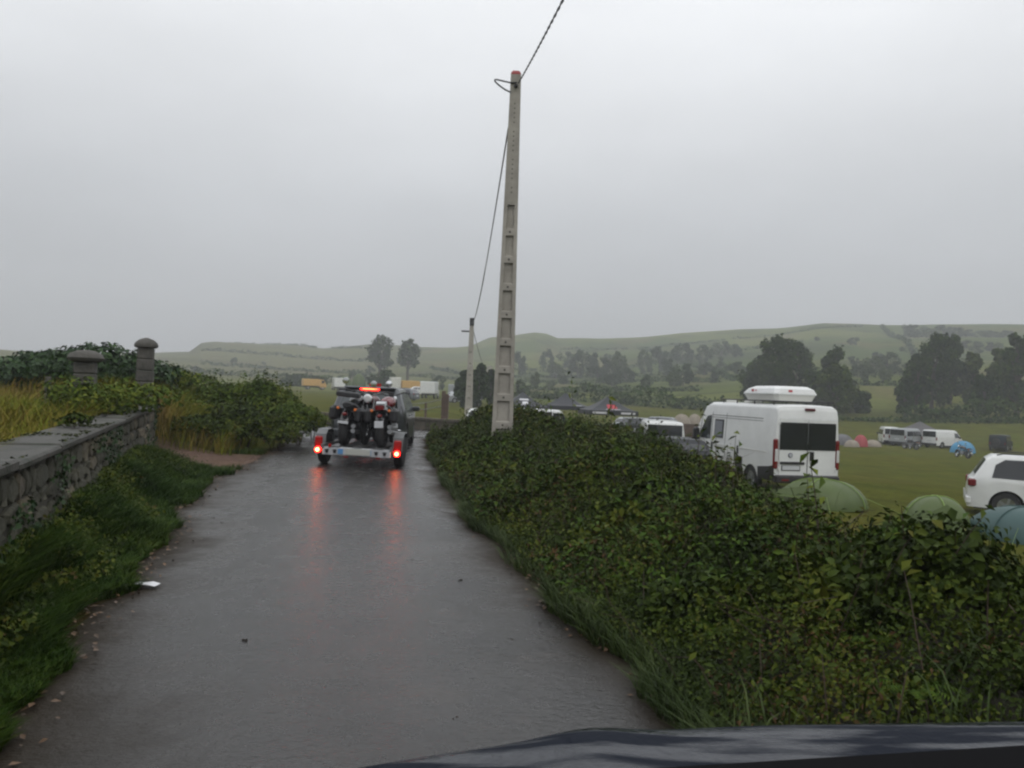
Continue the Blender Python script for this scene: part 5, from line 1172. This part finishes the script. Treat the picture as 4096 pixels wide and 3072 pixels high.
# twisted overhead cable toward and over the camera
tip = Vector((px1 + .06, 16.36, PZ + P1H - .2)); far_ = on_y(556, 0, 10.5); d_ = (far_ - tip); endp = tip + d_ * 3.6
mb = MB(); pts = span(tip, endp, .25, n=260); dd = (endp - tip).normalized(); sx = dd.cross(Vector((0, 0, 1))).normalized(); sz = sx.cross(dd)
for k in range(2):
    mb.tube([p + (sx * math.cos(q * .75 + PI * k) + sz * math.sin(q * .75 + PI * k)) * .009 for q, p in enumerate(pts)], .0095, 4)
tag(mb.build('overhead_cable', M_cable), 'twisted dark cable rising from the tall pole toward the top of the view', 'cable')
tag(MB().tube(span((px1 - .12, 16.5, on_y(503, 128, 16.5).z), (p2x, 62, p2t.z - .25), 1.0), [.017] * 8 + [.024] * 17, 5).build('overhead_cable', mat('grey_cable', (.12, .12, .13), .6)), 'sagging cable from the tall pole down to the second pole', 'cable')
tag(MB().tube(span((p2x, 62, p2t.z - .3), (p3t.x, 150, p3t.z - .5), 1.5), .03, 4).build('overhead_cable', MATS['grey_cable']), 'thin cable from the second pole down to the farthest pole', 'cable')
# reddish brown gate posts and wires beyond the lane
M_wood = mat('old_post', (.12, .085, .065), .9, var=.4)
for u, vt, y, w_, lab in ((444, 391, 40, .2, 'stout brown gate post beyond the crossing lane'), (447, 394, 39, .2, 'lighter brown post leaning on the stout one'), (426, 402, 44, .12, 'thin grey fence post left of the stout gate post')):
    q_ = on_y(u, vt, y); g_ = gz(q_.x, y); tag(MB().bbox((0, 0, (q_.z - g_) / 2), (w_, w_, q_.z - g_), .02).build('gate_post', M_wood), lab, 'post', 'posts by the crossing lane').location = (q_.x, y, g_)
a_, b_ = on_y(404, 404, 42), on_y(446, 398, 40)
tag(MB().tube(span(a_, b_, .1), .02, 4).tube(span(a_ - Vector((0, 0, .3)), b_ - Vector((0, 0, .35)), .1), .02, 4).build('fence_wire', M_galv), 'pale wires of the field fence beyond the low wall', 'wire')
q_ = on_y(406, 407, 38); cn = empty('traffic_cone', (q_.x, 38, gz(q_.x, 38)), 0, 'orange cone in the field just beyond the low wall', 'cone')
MB().lathe([(.22, .03), (.17, .06), (.05, q_.z - gz(q_.x, 38)), (.001, q_.z - gz(q_.x, 38) + .01)], n=14).build('cone_body', M_orange, cn, True); MB().bbox((0, 0, .015), (.5, .5, .04), .01).build('base', M_orange, cn)

# ---------------------------------------------------------------- gazebos
M_gz = mat('black_canopy', (.03, .033, .04), .6, var=.3, scale=3)
M_gzg = mat('grey_canopy', (.075, .07, .075), .6, var=.3, scale=3)
M_print = mat('white_print', (.6, .6, .62), .6)
M_printr = mat('red_badge', (.42, .03, .045), .6)
def gazebo(u, vp, y, w_, lab, mt, prints, hd=10, eave=None, z=None):
    q_ = on_y(u, vp, y); g_ = gz(q_.x, y); H = q_.z - g_; ev = H - .9 * w_ / 3.1 if eave is None else eave; h_ = w_ / 2
    r_ = empty('gazebo_tent', (q_.x, y, g_), rad(hd), lab, 'gazebo', 'pop-up gazebo tents')
    vs = []; N_ = 6
    for k in range(N_ + 1):
        t_ = k / N_; s_ = h_ * (1 - t_); z_ = ev + (H - ev) * (t_ ** 1.5); vs += [(-s_, -s_, z_), (s_, -s_, z_), (s_, s_, z_), (-s_, s_, z_)]
    fs = [(k * 4 + a, k * 4 + (a + 1) % 4, k * 4 + 4 + (a + 1) % 4, k * 4 + 4 + a) for k in range(N_) for a in range(4)]
    meshobj('canopy', vs, fs, mt, r_)
    MB().loft([[(-h_ - .01, -h_ - .01, ev - .28), (h_ + .01, -h_ - .01, ev - .28), (h_ + .01, h_ + .01, ev - .28), (-h_ - .01, h_ + .01, ev - .28)], [(-h_, -h_, ev), (h_, -h_, ev), (h_, h_, ev), (-h_, h_, ev)]], cap=False).build('valance', mt, r_)
    for a in (-1, 1):
        for b2 in (-1, 1): MB().tube([(a * (h_ - .04), b2 * (h_ - .04), 0), (a * (h_ - .04), b2 * (h_ - .04), ev)], .025, 5).build('leg', M_galv, r_)
    for kind_, cx_, t0, t1, ww, mp_ in prints:      # marks lying on the front slope or valance
        if kind_ == 'slope':
            def pz(t_): return ev + (H - ev) * (t_ ** 1.5)
            meshobj('print', [(cx_ - ww, -h_ * (1 - t0) - .03, pz(t0) + .03), (cx_ + ww, -h_ * (1 - t0) - .03, pz(t0) + .03), (cx_ + ww * .85, -h_ * (1 - t1) - .03, pz(t1) + .03), (cx_ - ww * .85, -h_ * (1 - t1) - .03, pz(t1) + .03)], [(0, 1, 2, 3)], mp_, r_)
        else: pbox('print', (cx_, -h_ - .03, ev - .14), (ww * 2, .01, .12), mp_, r_, .002)
    return r_
gazebo(523, 392, 52, 3.1, 'black gazebo with white emblem, nearest the concrete pole', M_gz, [('slope', 0, .52, .62, .32, M_print), ('slope', .05, .24, .44, .20, M_print), ('slope', -.05, .16, .2, .26, M_print), ('val', -.6, 0, 0, .6, M_print)], 6)
gazebo(566, 393, 56, 3.1, 'plain dark gazebo in the middle of the row of three', M_gz, [('slope', 1.0, .03, .1, .25, M_print)], -8)
gazebo(608, 396, 50, 3.1, 'dark gazebo with a round red badge and white stripes', M_gz, [('slope', 0, .22, .52, .32, M_printr), ('slope', 0, .12, .17, .5, M_print), ('val', -.9, 0, 0, .45, M_print), ('val', .9, 0, 0, .45, M_print)], 8)
gazebo(920, 421, 94, 5.0, 'grey gazebo standing between the far vans', M_gzg, [('slope', -.9, .1, .18, .6, M_print), ('slope', 1.0, .08, .16, .6, M_print)], 15)

# ---------------------------------------------------------------- dome tents
def dome_tent(name, u, vt, y, wpx, mt, lab, hd=0, asp=.8, trim=None, z=None, porch=True, group='dome tents in the field'):
    q_ = on_y(u, vt, y); g_ = gz(q_.x, y) if z is None else z; H = max(.5, q_.z - g_); w_ = wpx / F * y
    r_ = empty(name, (q_.x, y, g_), rad(hd), lab, 'tent', group); n = 24; vs = []; m_ = 7
    for k in range(m_ + 1):
        t_ = k / m_; rr_ = math.cos(t_ * PI / 2) ** .8; z_ = H * math.sin(t_ * PI / 2) ** 1.05
        for j in range(n):
            a = 2 * PI * j / n; rib = 1 - .12 * abs(math.sin(2 * a)) ** 1.0
            vs.append((w_ * rr_ * rib * math.cos(a), w_ * asp * rr_ * rib * math.sin(a), z_ + (.02 if k == 0 else 0)))
    fs = [(k * n + j, k * n + (j + 1) % n, (k + 1) * n + (j + 1) % n, (k + 1) * n + j) for k in range(m_) for j in range(n)]
    meshobj('flysheet', vs, fs, mt, r_, True)
    mb = MB()
    for a0 in (PI / 4, 3 * PI / 4):
        pts = []
        for k in range(-m_, m_ + 1):
            t_ = 1 - abs(k) / m_; rr_ = math.cos(t_ * PI / 2) ** .8; a = a0 if k < 0 else a0 + PI; rib = .885
            pts.append((w_ * rr_ * rib * math.cos(a) * 1.015, w_ * asp * rr_ * rib * math.sin(a) * 1.015, H * math.sin(t_ * PI / 2) ** 1.05 + .012))
        mb.tube(pts, .012, 5)
    mb.build('pole_sleeve', trim or mt, r_)
    if y < 30:
        for a in (.3, 1.3, 2.2, 3.6, 4.4, 5.5):
            MB().tube([(w_ * .8 * math.cos(a), w_ * asp * .8 * math.sin(a), H * .5), (w_ * 1.6 * math.cos(a), w_ * asp * 1.6 * math.sin(a), .02)], .004, 3).build('guy_rope', MATS['pale_green_seam'], r_)
    if porch:
        MB().add([(-w_ * 1.42, -w_ * asp * .15, H * .52), (-w_ * .45, -w_ * asp * .52, H * .86), (-w_ * .25, -w_ * asp * .78, H * .42), (-w_ * .7, -w_ * asp * .75, H * .40)], [(0, 1, 2), (0, 2, 3)]).add([(-w_ * 1.0, -w_ * asp * .58, .02), (-w_ * .3, -w_ * asp * .92, .02), (-w_ * .27, -w_ * asp * .80, H * .40), (-w_ * .72, -w_ * asp * .74, H * .40)], [(0, 1, 2, 3)]).build('porch_flap', mt, r_)
        MB().add([(-w_ * .86, -w_ * asp * .52, .04), (-w_ * .32, -w_ * asp * .90, .04), (-w_ * .28, -w_ * asp * .785, H * .4), (-w_ * .70, -w_ * asp * .62, H * .46)], [(0, 1, 2, 3)]).build('doorway_shade', M_blk, r_)  # black sheet for the open doorway, the inner shade put into its colour
    return r_
M_tg = mat('green_flysheet', (.060, .095, .011), .5, var=.15, scale=2)
M_tgt = mat('pale_green_seam', (.20, .30, .06), .5)
M_teal = mat('teal_flysheet', (.035, .085, .082), .5, var=.15, scale=2)
M_tbl = mat('blue_flysheet', (.05, .23, .40), .5)
M_tgr = mat('grey_flysheet', (.13, .13, .14), .6, var=.2)
M_trd = mat('red_flysheet', (.34, .05, .06), .6)
M_tbe = mat('beige_canvas', (.30, .26, .21), .7, var=.2)
dome_tent('dome_tent', 822, 479, 19.6, 50, M_tg, 'low green dome tent directly in front of the camper van bumper', 8, .8, M_tgt)
dome_tent('dome_tent', 936, 496, 16.6, 42, M_tg, 'large green dome tent with a dark open porch near the white crossover', 42, .8, M_tgt)
dome_tent('dome_tent', 1026, 507, 16.2, 56, M_teal, 'teal dome tent cut by the right edge in front of the crossover', -20, .8, M_teal, porch=False)
dome_tent('dome_tent', 963, 441, 78, 13, M_tbl, 'bright blue dome tent beside the far white panel van', 0, .8, M_tbl, porch=False)
dome_tent('dome_tent', 842, 434, 80, 12, M_tgr, 'grey dome tent just right of the camper van', 0, .8, M_tgr, porch=False)
dome_tent('dome_tent', 861, 435, 78, 7.5, M_trd, 'small red dome tent right of the grey one', 0, .8, M_trd, porch=False)
dome_tent('dome_tent', 852, 440, 76, 8, M_tbe, 'low beige tent between the grey and red tents', 0, .8, M_tbe, porch=False)
dome_tent('dome_tent', 873, 440, 80, 9, M_tbe, 'low beige tent right of the red tent', 0, .8, M_tbe, porch=False)
dome_tent('bell_tent', 682, 414, 70, 11, M_tbe, 'beige canvas tent behind the small white van', 0, .8, M_tbe, porch=False)
dome_tent('bell_tent', 695, 414, 72, 9, M_tbe, 'second beige canvas tent touching the camper van nose', 0, .8, M_tbe, porch=False)
dome_tent('dome_tent', 345, 376, 165, 8, M_tg, 'pale green tent on the slope left of the motorcycles', 0, .8, M_tg, porch=False)
dome_tent('dome_tent', 359, 374, 168, 8, M_tg, 'pale green tent on the slope right behind the motorcycles', 0, .8, M_tg, porch=False)
for u, y, hd, mt, lab, kd in ((462, 105, 20, M_silver, 'silver car far beyond the second pole foot', HATCH), (402, 100, 160, M_greyp, 'grey car far behind the mirror of the towing car', HATCH), (418, 140, 10, M_white, 'white car far out beside the white lorry', SEDAN), (470, 120, 30, M_greyp, 'dark car beside the silver one beyond the second pole', SEDAN),
                              (642, 60, 20, M_silver, 'silver car far behind the left end of the white passenger van', HATCH), (655, 66, 160, M_greyp, 'grey car far behind the roof of the white passenger van', HATCH), (634, 58, 95, M_darkp, 'dark car small between gazebo and white passenger van', HATCH)):
    car('distant_car', at(u, 400, y), y, hd, mt, lab, kind=kd, group='small cars far out in the field')
# flatbed trailer with bales of kit behind the small van
q_ = on_y(704, 418, 52); ft = empty('flatbed_trailer', (q_.x, 52, gz(q_.x, 52)), rad(5), 'dark flatbed trailer behind the camper van cab', 'trailer')
pbox('deck', (0, 0, .7), (4.2, 1.9, .2), M_blk, ft); pbox('headboard', (0, .9, 1.2), (4.1, .06, .9), M_wood, ft)
for x_ in (-1.1, 1.1): MB().lathe([(.1, -.1), (.38, -.1), (.38, .1), (.1, .1)], (x_, -.8, .38), 'y', 14).build('wheel', M_tyre, ft, True)
for x_ in (-1.6, -.4, .9): pbox('side_board', (x_, -.92, 1.15), (.9, .05, .55), M_wood, ft)
# pale plastic sheeting and kit lying behind the hedge near the right edge
tp = on_y(985, 545, 6.2)
vs = [(a * .12 + random.uniform(-.02, .02), b2 * .12, .12 * max(0, pnoise(a * .12, b2 * .12, 5, 2)) + .02) for a in range(8) for b2 in range(6)]
tag(meshobj('plastic_sheet', vs, [(a * 6 + b2, a * 6 + b2 + 1, (a + 1) * 6 + b2 + 1, (a + 1) * 6 + b2) for a in range(7) for b2 in range(5)], mat('white_sheeting', (.5, .5, .52), .35)), 'crumpled pale plastic sheet lying on the hedge before the teal tent', 'sheet').location = (tp.x - .3, 6.2, float(hedge_top(np.array([tp.x]), np.array([6.2]))[0]))
p_ = on_z(140, 585, .02)
vs = []
for a in range(5):
    for b2 in range(3): vs.append((a * .055 - .11, b2 * .05 - .05, .012 + .02 * abs(pnoise(a, b2, 1.5, 3))))
tag(meshobj('paper_litter', vs, [(a * 3 + b2, a * 3 + b2 + 1, (a + 1) * 3 + b2 + 1, (a + 1) * 3 + b2) for a in range(4) for b2 in range(2)], mat('white_paper', (.7, .7, .72), .5)), 'flattened white paper cup lying at the left edge of the lane', 'litter').location = (max(p_.x, float(EL(p_.y)) + .14), p_.y, .012)
# ================================================================== TRAILER, MOTORCYCLES, CAR AHEAD, OWN CAR
TY, TX = 15.15, on_y(355.5, 455, 15.1).x
TR = rad(90)      # heading straight up the lane
trl = empty('motorcycle_trailer', (TX, TY, .0), TR, 'low galvanised trailer with lit red lamps carrying motorcycles up the lane', 'trailer')
trl.rotation_euler = (rad(0), rad(0), TR)
TILT = rad(1.2)
def tloc(o): return o
Mt = Matrix.Translation((TX, TY, 0)) @ Matrix.Rotation(TILT, 4, 'Y') @ Matrix.Rotation(TR, 4, 'Z')
trl.matrix_world = Mt
for sg in (1, -1):
    MB().lathe([(.16, -.085), (.28, -.085), (.305, -.06), (.305, .06), (.28, .085), (.16, .085)], (.62, sg * .75, .305), 'y', 24).build('wheel', M_tyre, trl, True)
    # boxed mudguard
    mb = MB(); prof = [(1.02, .34), (.98, .60), (.80, .69), (.42, .69), (.24, .60), (.20, .34)]
    ring_ = lambda y_: [(a, y_, b_) for a, b_ in prof] + [(a * .96 + .02, y_, b_ - .015) for a, b_ in reversed(prof)]
    mb.loft([ring_(sg * .655), ring_(sg * .85)]); mb.build('mudguard', mat('dull_mudguard', (.15, .155, .16), .5), trl)
    lp = MB().bbox((.12, sg * .765, .395), (.07, .145, .33), .02).build('tail_light', M_redl, trl)
    MB().lathe([(.001, -.06), (.045, -.052), (.058, -.035), (.058, 0)], (.10, sg * .765, .305), 'x', 14).build('lit_lens', M_lit, lp, True)
    MB().lathe([(.001, -.035), (.03, -.025), (.03, 0)], (.045, sg * .765, .305), 'x', 10).build('bulb', M_hot, lp, True)
    MB().bbox((.2, sg * .68, .4), (.08, .05, .06), .01).build('lamp_bracket', M_galv, trl)
MB().bbox((.02, 0, .295), (.03, 1.32, .155), .01).build('rear_board', mat('pale_board', (.50, .51, .53), .45, var=.15, scale=4), trl)
pbox('number_plate', (-.006, -.03, .30), (.012, .48, .12), mat('cream_plate', (.45, .46, .42), .5), trl, .002)
for y_ in (.57, .42, -.38, -.54):       # dark paw-like marks on the board
    mb = MB().lathe([(.03, -.012), (.03, .0)], (0, y_, .285), 'x', 10)
    for a in (-.03, -.01, .012, .034): mb.lathe([(.011, -.012), (.011, .0)], (0, y_ + a, .325 - abs(a) * .3), 'x', 7)
    mb.build('paw_print', M_blk, trl)
for y_, w_ in ((.31, .10), (-.25, .06)): pbox('blue_sticker', (0, y_, .295), (.008, w_, .1), M_blue, trl, .002)
pbox('reflector', (0, .52, .40), (.02, .05, .07), M_redl, trl, .004); pbox('reflector', (.0, .2, .2), (.02, .09, .04), M_red, trl, .004); pbox('reflector', (.0, -.42, .2), (.02, .09, .04), M_red, trl, .004)
mb = MB()
for y_ in (-.66, .66): mb.box((1.1, y_, .38), (2.2, .06, .08))
for x_ in (.06, .8, 1.5, 2.18): mb.box((x_, 0, .36), (.05, 1.3, .05))
mb.tube([(2.2, .62, .36), (3.3, 0, .38)], .035, 6).tube([(2.2, -.62, .36), (3.3, 0, .38)], .035, 6).tube([(3.2, 0, .38), (3.75, 0, .42)], .03, 6)
mb.tube([(.62, -.76, .305), (.62, .76, .305)], .03, 6); mb.build('chassis', M_galv, trl)
for y_ in (-.42, 0, .42): MB().box((1.1, y_, .385), (2.2, .18, .02)).add([], []).build('wheel_channel', M_galv, trl)
MB().box((2.15, 0, .62), (.05, 1.2, .05)).tube([(2.15, -.55, .38), (2.15, -.55, .64)], .02, 5).tube([(2.15, .55, .38), (2.15, .55, .64)], .02, 5).build('front_bar', M_galv, trl)

def motorcycle(name, M, lab, paint, rearlit=False, s=1.0, group='motorcycles strapped on the trailer', bags=False, tank=None, plate=(.17, .13), mirrors=True):
    """x forward, wheelbase 1.42 m; rear wheel at x = 0"""
    r_ = empty(name, (0, 0, 0), 0, lab, 'motorcycle', group); r_.matrix_world = M
    R_ = .31
    for x_, w_ in ((0, .10), (1.42, .07)):
        wh = MB().torus((0, 0, 0), R_ - .055, w_ * .8, 'y', 26, 8, 1.15).build('wheel', M_tyre, r_, True); wh.location = (x_, 0, R_)
        mb = MB().torus((0, 0, 0), R_ - .12, .014, 'y', 20, 5).lathe([(.05, -.05), (.05, .05)], (0, 0, 0), 'y', 10)
        for k in range(10):
            a = 2 * PI * k / 10; mb.tube([(.03 * math.cos(a), 0, .03 * math.sin(a)), ((R_ - .12) * math.cos(a + .2), 0, (R_ - .12) * math.sin(a + .2))], .005, 3)
        mb.build('rim', M_chrome, wh, True)
    # fenders
    for x_, a0, a1, w_, nm in ((0, 20, 160, .10, 'rear_fender'), (1.42, 30, 150, .075, 'front_fender')):
        rings = []
        for k in range(12):
            a = rad(a0 + (a1 - a0) * k / 11); rr_ = R_ + .045
            rings.append([(x_ + math.cos(a) * (rr_ + d_), y_, R_ + math.sin(a) * (rr_ + d_)) for y_, d_ in ((-w_, -.04), (-w_ * .8, 0), (0, .018), (w_ * .8, 0), (w_, -.04), (0, -.01))])
        MB().loft(rings).build(nm, paint, r_, True)
    # engine and frame
    mb = MB().bbox((.68, 0, .40), (.46, .30, .26), .04)
    for k in range(5): mb.bbox((.60, 0, .52 + .035 * k), (.17, .24, .018), .004); mb.bbox((.80, 0, .52 + .035 * k), (.17, .24, .018), .004)
    mb.build('engine', M_galv, r_)
    MB().tube([(1.18, 0, .93), (.95, .08, .30), (.45, .12, .24), (.30, .12, .45), (.25, .08, .72), (1.1, 0, .86)], .022, 6).tube([(1.18, 0, .93), (.95, -.08, .30), (.45, -.12, .24), (.30, -.12, .45), (.25, -.08, .72)], .022, 6).tube([(.42, .1, .36), (0, .12, R_)], .022, 6).tube([(.42, -.1, .36), (0, -.12, R_)], .022, 6).build('frame', M_blkg, r_)
    for sg in (1, -1):
        MB().tube([(1.42, sg * .10, R_), (1.20, sg * .10, .92)], [.028, .022], 7).build('fork_leg', M_blkg, r_, True)
        MB().tube([(.05, sg * .15, R_ + .02), (.18, sg * .15, .70)], .028, 7).build('shock_absorber', M_blkg, r_, True)
        MB().tube([(1.17, sg * .05, 1.00), (1.06, sg * .30, 1.08), (.95, sg * .40, 1.06)], .014, 6).build('handlebar', M_blkg, r_, True)
        MB().tube([(1.02, sg * .33, 1.075), (.92, sg * .42, 1.055)], .021, 7).build('grip', M_blk, r_)
        ind = MB().lathe([(.001, -.03), (.028, -.02), (.028, .03)], (-.18, sg * .17, .72), 'x', 9).build('indicator', M_orange, r_, True)
        if not mirrors and sg < 0: continue
        mm_ = MB().tube([(1.05, sg * .29, 1.08), (1.08, sg * .34, 1.2)], .007, 5); mi = mm_.build('mirror_stalk', M_blk, r_)
        MB().lathe([(.001, -.012), (.065, -.01), (.07, .012), (.001, .03)], (1.08, sg * .36, 1.25), 'x', 14).build('mirror', M_chrome, mi, True)
    for z_, sg in ((.27, -1), (.36, -1)):
        MB().tube([(.85, sg * .16, .42), (.70, sg * .19, z_), (.2, sg * .2, z_), (-.32, sg * .2, z_ + .05)], [.025, .03, .042, .045], 9).build('exhaust', M_galv, r_, True)
    # tank: lofted teardrop
    rings = []
    for k in range(9):
        t_ = k / 8; x_ = .50 + .58 * t_; w_ = .16 * math.sin(PI * (.1 + .82 * t_)) ** .6; h_ = .13 * math.sin(PI * (.12 + .78 * t_)) ** .6; c_ = .84 + .05 * t_
        rings.append([(x_, w_ * math.cos(a), c_ + h_ * math.sin(a)) for a in [2 * PI * q / 12 for q in range(12)]])
    MB().loft(rings).build('fuel_tank', tank or paint, r_, True)
    rings = []
    for x_, z_, w_, h_ in ((-.22, .80, .09, .04), (-.1, .81, .13, .05), (.1, .78, .14, .06), (.22, .73, .16, .06), (.42, .73, .15, .06), (.54, .78, .08, .05)):
        rings.append([(x_, w_ * math.cos(a), z_ + h_ * math.sin(a)) for a in [2 * PI * q / 10 for q in range(10)]])
    MB().loft(rings).build('seat', M_blk, r_, True)
    MB().lathe([(.001, -.08), (.07, -.06), (.09, 0), (.092, .05), (.08, .065), (.001, .075)], (1.36, 0, .93), 'x', 18).build('headlight', M_chrome, r_, True)
    MB().lathe([(.001, .092), (.06, .088), (.082, .066)], (1.36, 0, .93), 'x', 16).build('headlight_lens', M_clear, r_, True)
    MB().lathe([(.001, .01), (.05, .008), (.06, 0)], (1.20, 0, 1.03), 'x', 12).build('speedometer', M_blk, r_, True)
    MB().bbox((-.30, 0, .62), (.06, .10, .07), .02).build('tail_light', M_lit if rearlit else M_red, r_)
    MB().bbox((-.37, 0, .46), (.015, *plate), .004).build('number_plate', M_plate, r_)
    MB().tube([(-.22, 0, .62), (-.35, 0, .56)], .012, 5).build('plate_bracket', M_blk, r_)
    MB().tube([(.55, .2, .05 + .02), (.6, .18, .25)], .012, 5).tube([(.62, -.28, .30), (.62, .28, .30)], .016, 6).build('footpegs', M_chrome, r_)
    if bags:
        for sg in (1, -1): MB().bbox((-.02, sg * .25, .62), (.44, .16, .28), .05).build('pannier', M_blk, r_)
    return r_
DZ = .395
T0 = Mt
b1 = motorcycle('cruiser_motorcycle', T0 @ Matrix.Translation((.42, .34, DZ)) @ Matrix.Rotation(rad(4), 4, 'X'), 'black cruiser motorcycle with a wide rear tyre at the left of the trailer', M_blkg, mirrors=False, bags=True, plate=(.2, .05))
b2 = motorcycle('cruiser_motorcycle', T0 @ Matrix.Translation((.36, -.42, DZ)) @ Matrix.Rotation(rad(-3), 4, 'X'), 'black and red motorcycle with a pale plate at the right of the trailer', M_blkg, tank=mat('deep_red_paint', (.14, .012, .02), .25, coat=.5), bags=True, mirrors=False)
b3 = motorcycle('cruiser_motorcycle', T0 @ Matrix.Translation((2.15, -.02, DZ)) @ Matrix.Rotation(PI, 4, 'Z'), 'maroon motorcycle facing backward in the middle of the trailer', mat('maroon_paint', (.09, .01, .018), .2, coat=.6), mirrors=False)
MB().bbox((-.16, 0, 1.0), (.30, .44, .10), .02).build('rear_carrier', M_blk, b1)
MB().loft([[(-.05, y_, z_) for y_, z_ in ((-.13, .70), (.13, .70), (.10, .90), (-.10, .90))], [(-.22, y_, z_) for y_, z_ in ((-.11, .74), (.11, .74), (.08, .86), (-.08, .86))]]).build('tail_cover', M_silver, b2)
MB().bbox((-.30, 0, .78), (.03, .17, .1), .02).build('red_tail_panel', M_red, b2)
M_strap = mat('ratchet_strap', (.16, .15, .16), .7)
mb = MB()
for y_, hy in ((.34, .3), (-.42, .3), (-.02, .3)):
    for sg in (1, -1): mb.tube([T0 @ Vector((1.35, y_ + sg * .2, DZ + .8)), T0 @ Vector((2.1, y_ + sg * .33, .45))], .012, 4)
tag(mb.build('tie_down_straps', M_strap), 'dark tie-down straps running from the handlebars to the trailer frame', 'strap')

# car towing the trailer
cx_, cy_ = TX - .64, 21.1
tow, st = car('towing_car', cx_, cy_, 93, mat('dark_grey_paint', (.045, .05, .056), .28, metal=.2, coat=.35), 'grey hatchback towing the trailer, its brake lamps lit', L=4.3, W=1.84, H=1.56, group=None, R_=.33, z=.0, glass=M_glassl)
for o_ in kids(tow):
    if o_.name.startswith('tail_light'): o_.data.materials[0] = M_redl; o_.scale = (1, .7, .8)
p_ = MB().bbox((-1.66, 0, 1.515), (.12, .46, .045), .012).build('high_brake_light', M_lit, tow)
MB().bbox((-1.725, 0, 1.515), (.01, .34, .018), .003).build('bulb_strip', mat('brake_strip', (1, .3, .1), .3, emit=(1, .16, .04), estr=10), p_)
MB().bbox((-1.60, 0, 1.55), (.34, 1.25, .05), .02).build('roof_spoiler', M_greyp, tow)
MB().bbox((-1.64, -.12, 1.60), (.04, .3, .12), .02).build('red_glow_block', M_redl, tow)  # added block whose red carries the glow above the brake light

# ---------------------------------------------------------------- more bikes in the field
def field_bike(u, v, y, hd, paint, lab):
    x_ = at(u, v, y); g_ = gz(x_, y); motorcycle('parked_motorcycle', Matrix.Translation((x_, y, g_)) @ Matrix.Rotation(rad(hd), 4, 'Z') @ Matrix.Rotation(rad(8), 4, 'X'), lab, paint, group='motorcycles parked on the grass')
field_bike(910, 445, 80, 75, M_blkg, 'dark motorcycle parked before the silver far van')
field_bike(968, 450, 66, 95, M_blkg, 'black motorcycle with a shining windshield parked alone on the grass')
field_bike(916, 445, 79, 110, M_blkg, 'dark motorcycle between the silver van and the panel van')

# ---------------------------------------------------------------- own car: bonnet, wipers and dashboard
own = empty('own_car', (0, 0, 0), 0, 'dark blue bonnet and black dashboard edge of the car the picture is taken from', 'car')
M_bon = mat('dark_blue_bonnet', (.005, .008, .016), .35, spec=.18, coat=.06, bump=.25, bscale=28)
streak(M_bon)
# the bonnet: crowned sheet whose front edge falls away; x from the left wing to the right wing
nx, ny = 60, 26; vs = []
for j in range(ny):
    t_ = j / (ny - 1)
    for i in range(nx):
        s_ = i / (nx - 1); x_ = -.42 + 2.1 * s_; q = (x_ - .75) / 1.05
        y_ = .95 + (1.66 - .20 * abs(min(q, 0)) ** 2.4 - .95) * t_
        z_ = .906 + .05 * (x_ - .38) - .12 * max(0, t_ - .8) ** 2 * 9 + .016 * math.exp(-((q + .55) / .10) ** 2) + .016 * math.exp(-((q - .55) / .10) ** 2)
        vs.append((x_, y_, z_))
fs = [(j * nx + i, j * nx + i + 1, (j + 1) * nx + i + 1, (j + 1) * nx + i) for j in range(ny - 1) for i in range(nx - 1)]
bon = meshobj('bonnet', vs, fs, M_bon, own, True)
MB().loft([[(-.40, .96, .74), (1.66, .96, .74), (1.66, .96, .30), (-.40, .96, .30)], [(-.22, 1.42, .66), (1.6, 1.42, .66), (1.6, 1.42, .30), (-.22, 1.42, .30)]]).build('wing', M_bon, own)
MB().bbox((.70, .86, .905), (2.1, .2, .05), .02).build('scuttle', M_blk, own)
for x0_, x1_ in ((.15, .78), (.80, 1.4)):
    w_ = MB().tube([(x0_, .86, .94), (x0_ + .3, .92, .97), (x1_, .98, .955)], [.012, .009, .006], 6).build('wiper_arm', M_blk, own)
    MB().box(((x0_ + x1_) / 2 + .02, .965, .95), (.6, .015, .02)).build('blade', M_blk, w_)
vs = []
for j in range(6):
    t_ = j / 5
    for i in range(20):
        s_ = i / 19; x_ = -.10 + 1.5 * s_; vs.append((x_, .24 + .26 * t_, 1.29 + .025 * t_ + .10 * (x_ - .08)))
dash = meshobj('dashboard', vs, [(j * 20 + i, j * 20 + i + 1, (j + 1) * 20 + i + 1, (j + 1) * 20 + i) for j in range(5) for i in range(19)], mat('matte_dashboard', (.010, .010, .011), .9, spec=.05), own, True)
# unseen cabin round the driver's seat, added to keep the dashboard in shade
M_trim = mat('cabin_trim', (.03, .03, .032), .8)
MB().loft([[(x_, y_, 1.80 + z_) for x_, z_ in ((-.46, -.08), (-.38, 0), (1.26, 0), (1.34, -.08), (1.26, -.05), (-.38, -.05))] for y_ in (-1.9, -.2, .12)]).build('roof', M_bon, own)
for sg, xx in ((-1, -.46), (1, 1.34)):
    MB().box((xx, -.75, .72), (.06, 2.3, .78)).build('door', M_bon, own)
MB().box((.44, -1.9, 1.05), (1.76, .06, 1.45)).build('tailgate', M_bon, own)
MB().bbox((.44, -1.0, .75), (1.6, .5, .5), .06).bbox((.44, -1.25, 1.15), (1.6, .16, .7), .05).build('seat', M_trim, own)
MB().box((.44, -.4, .38), (1.76, 2.9, .06)).build('cabin_floor', M_trim, own)
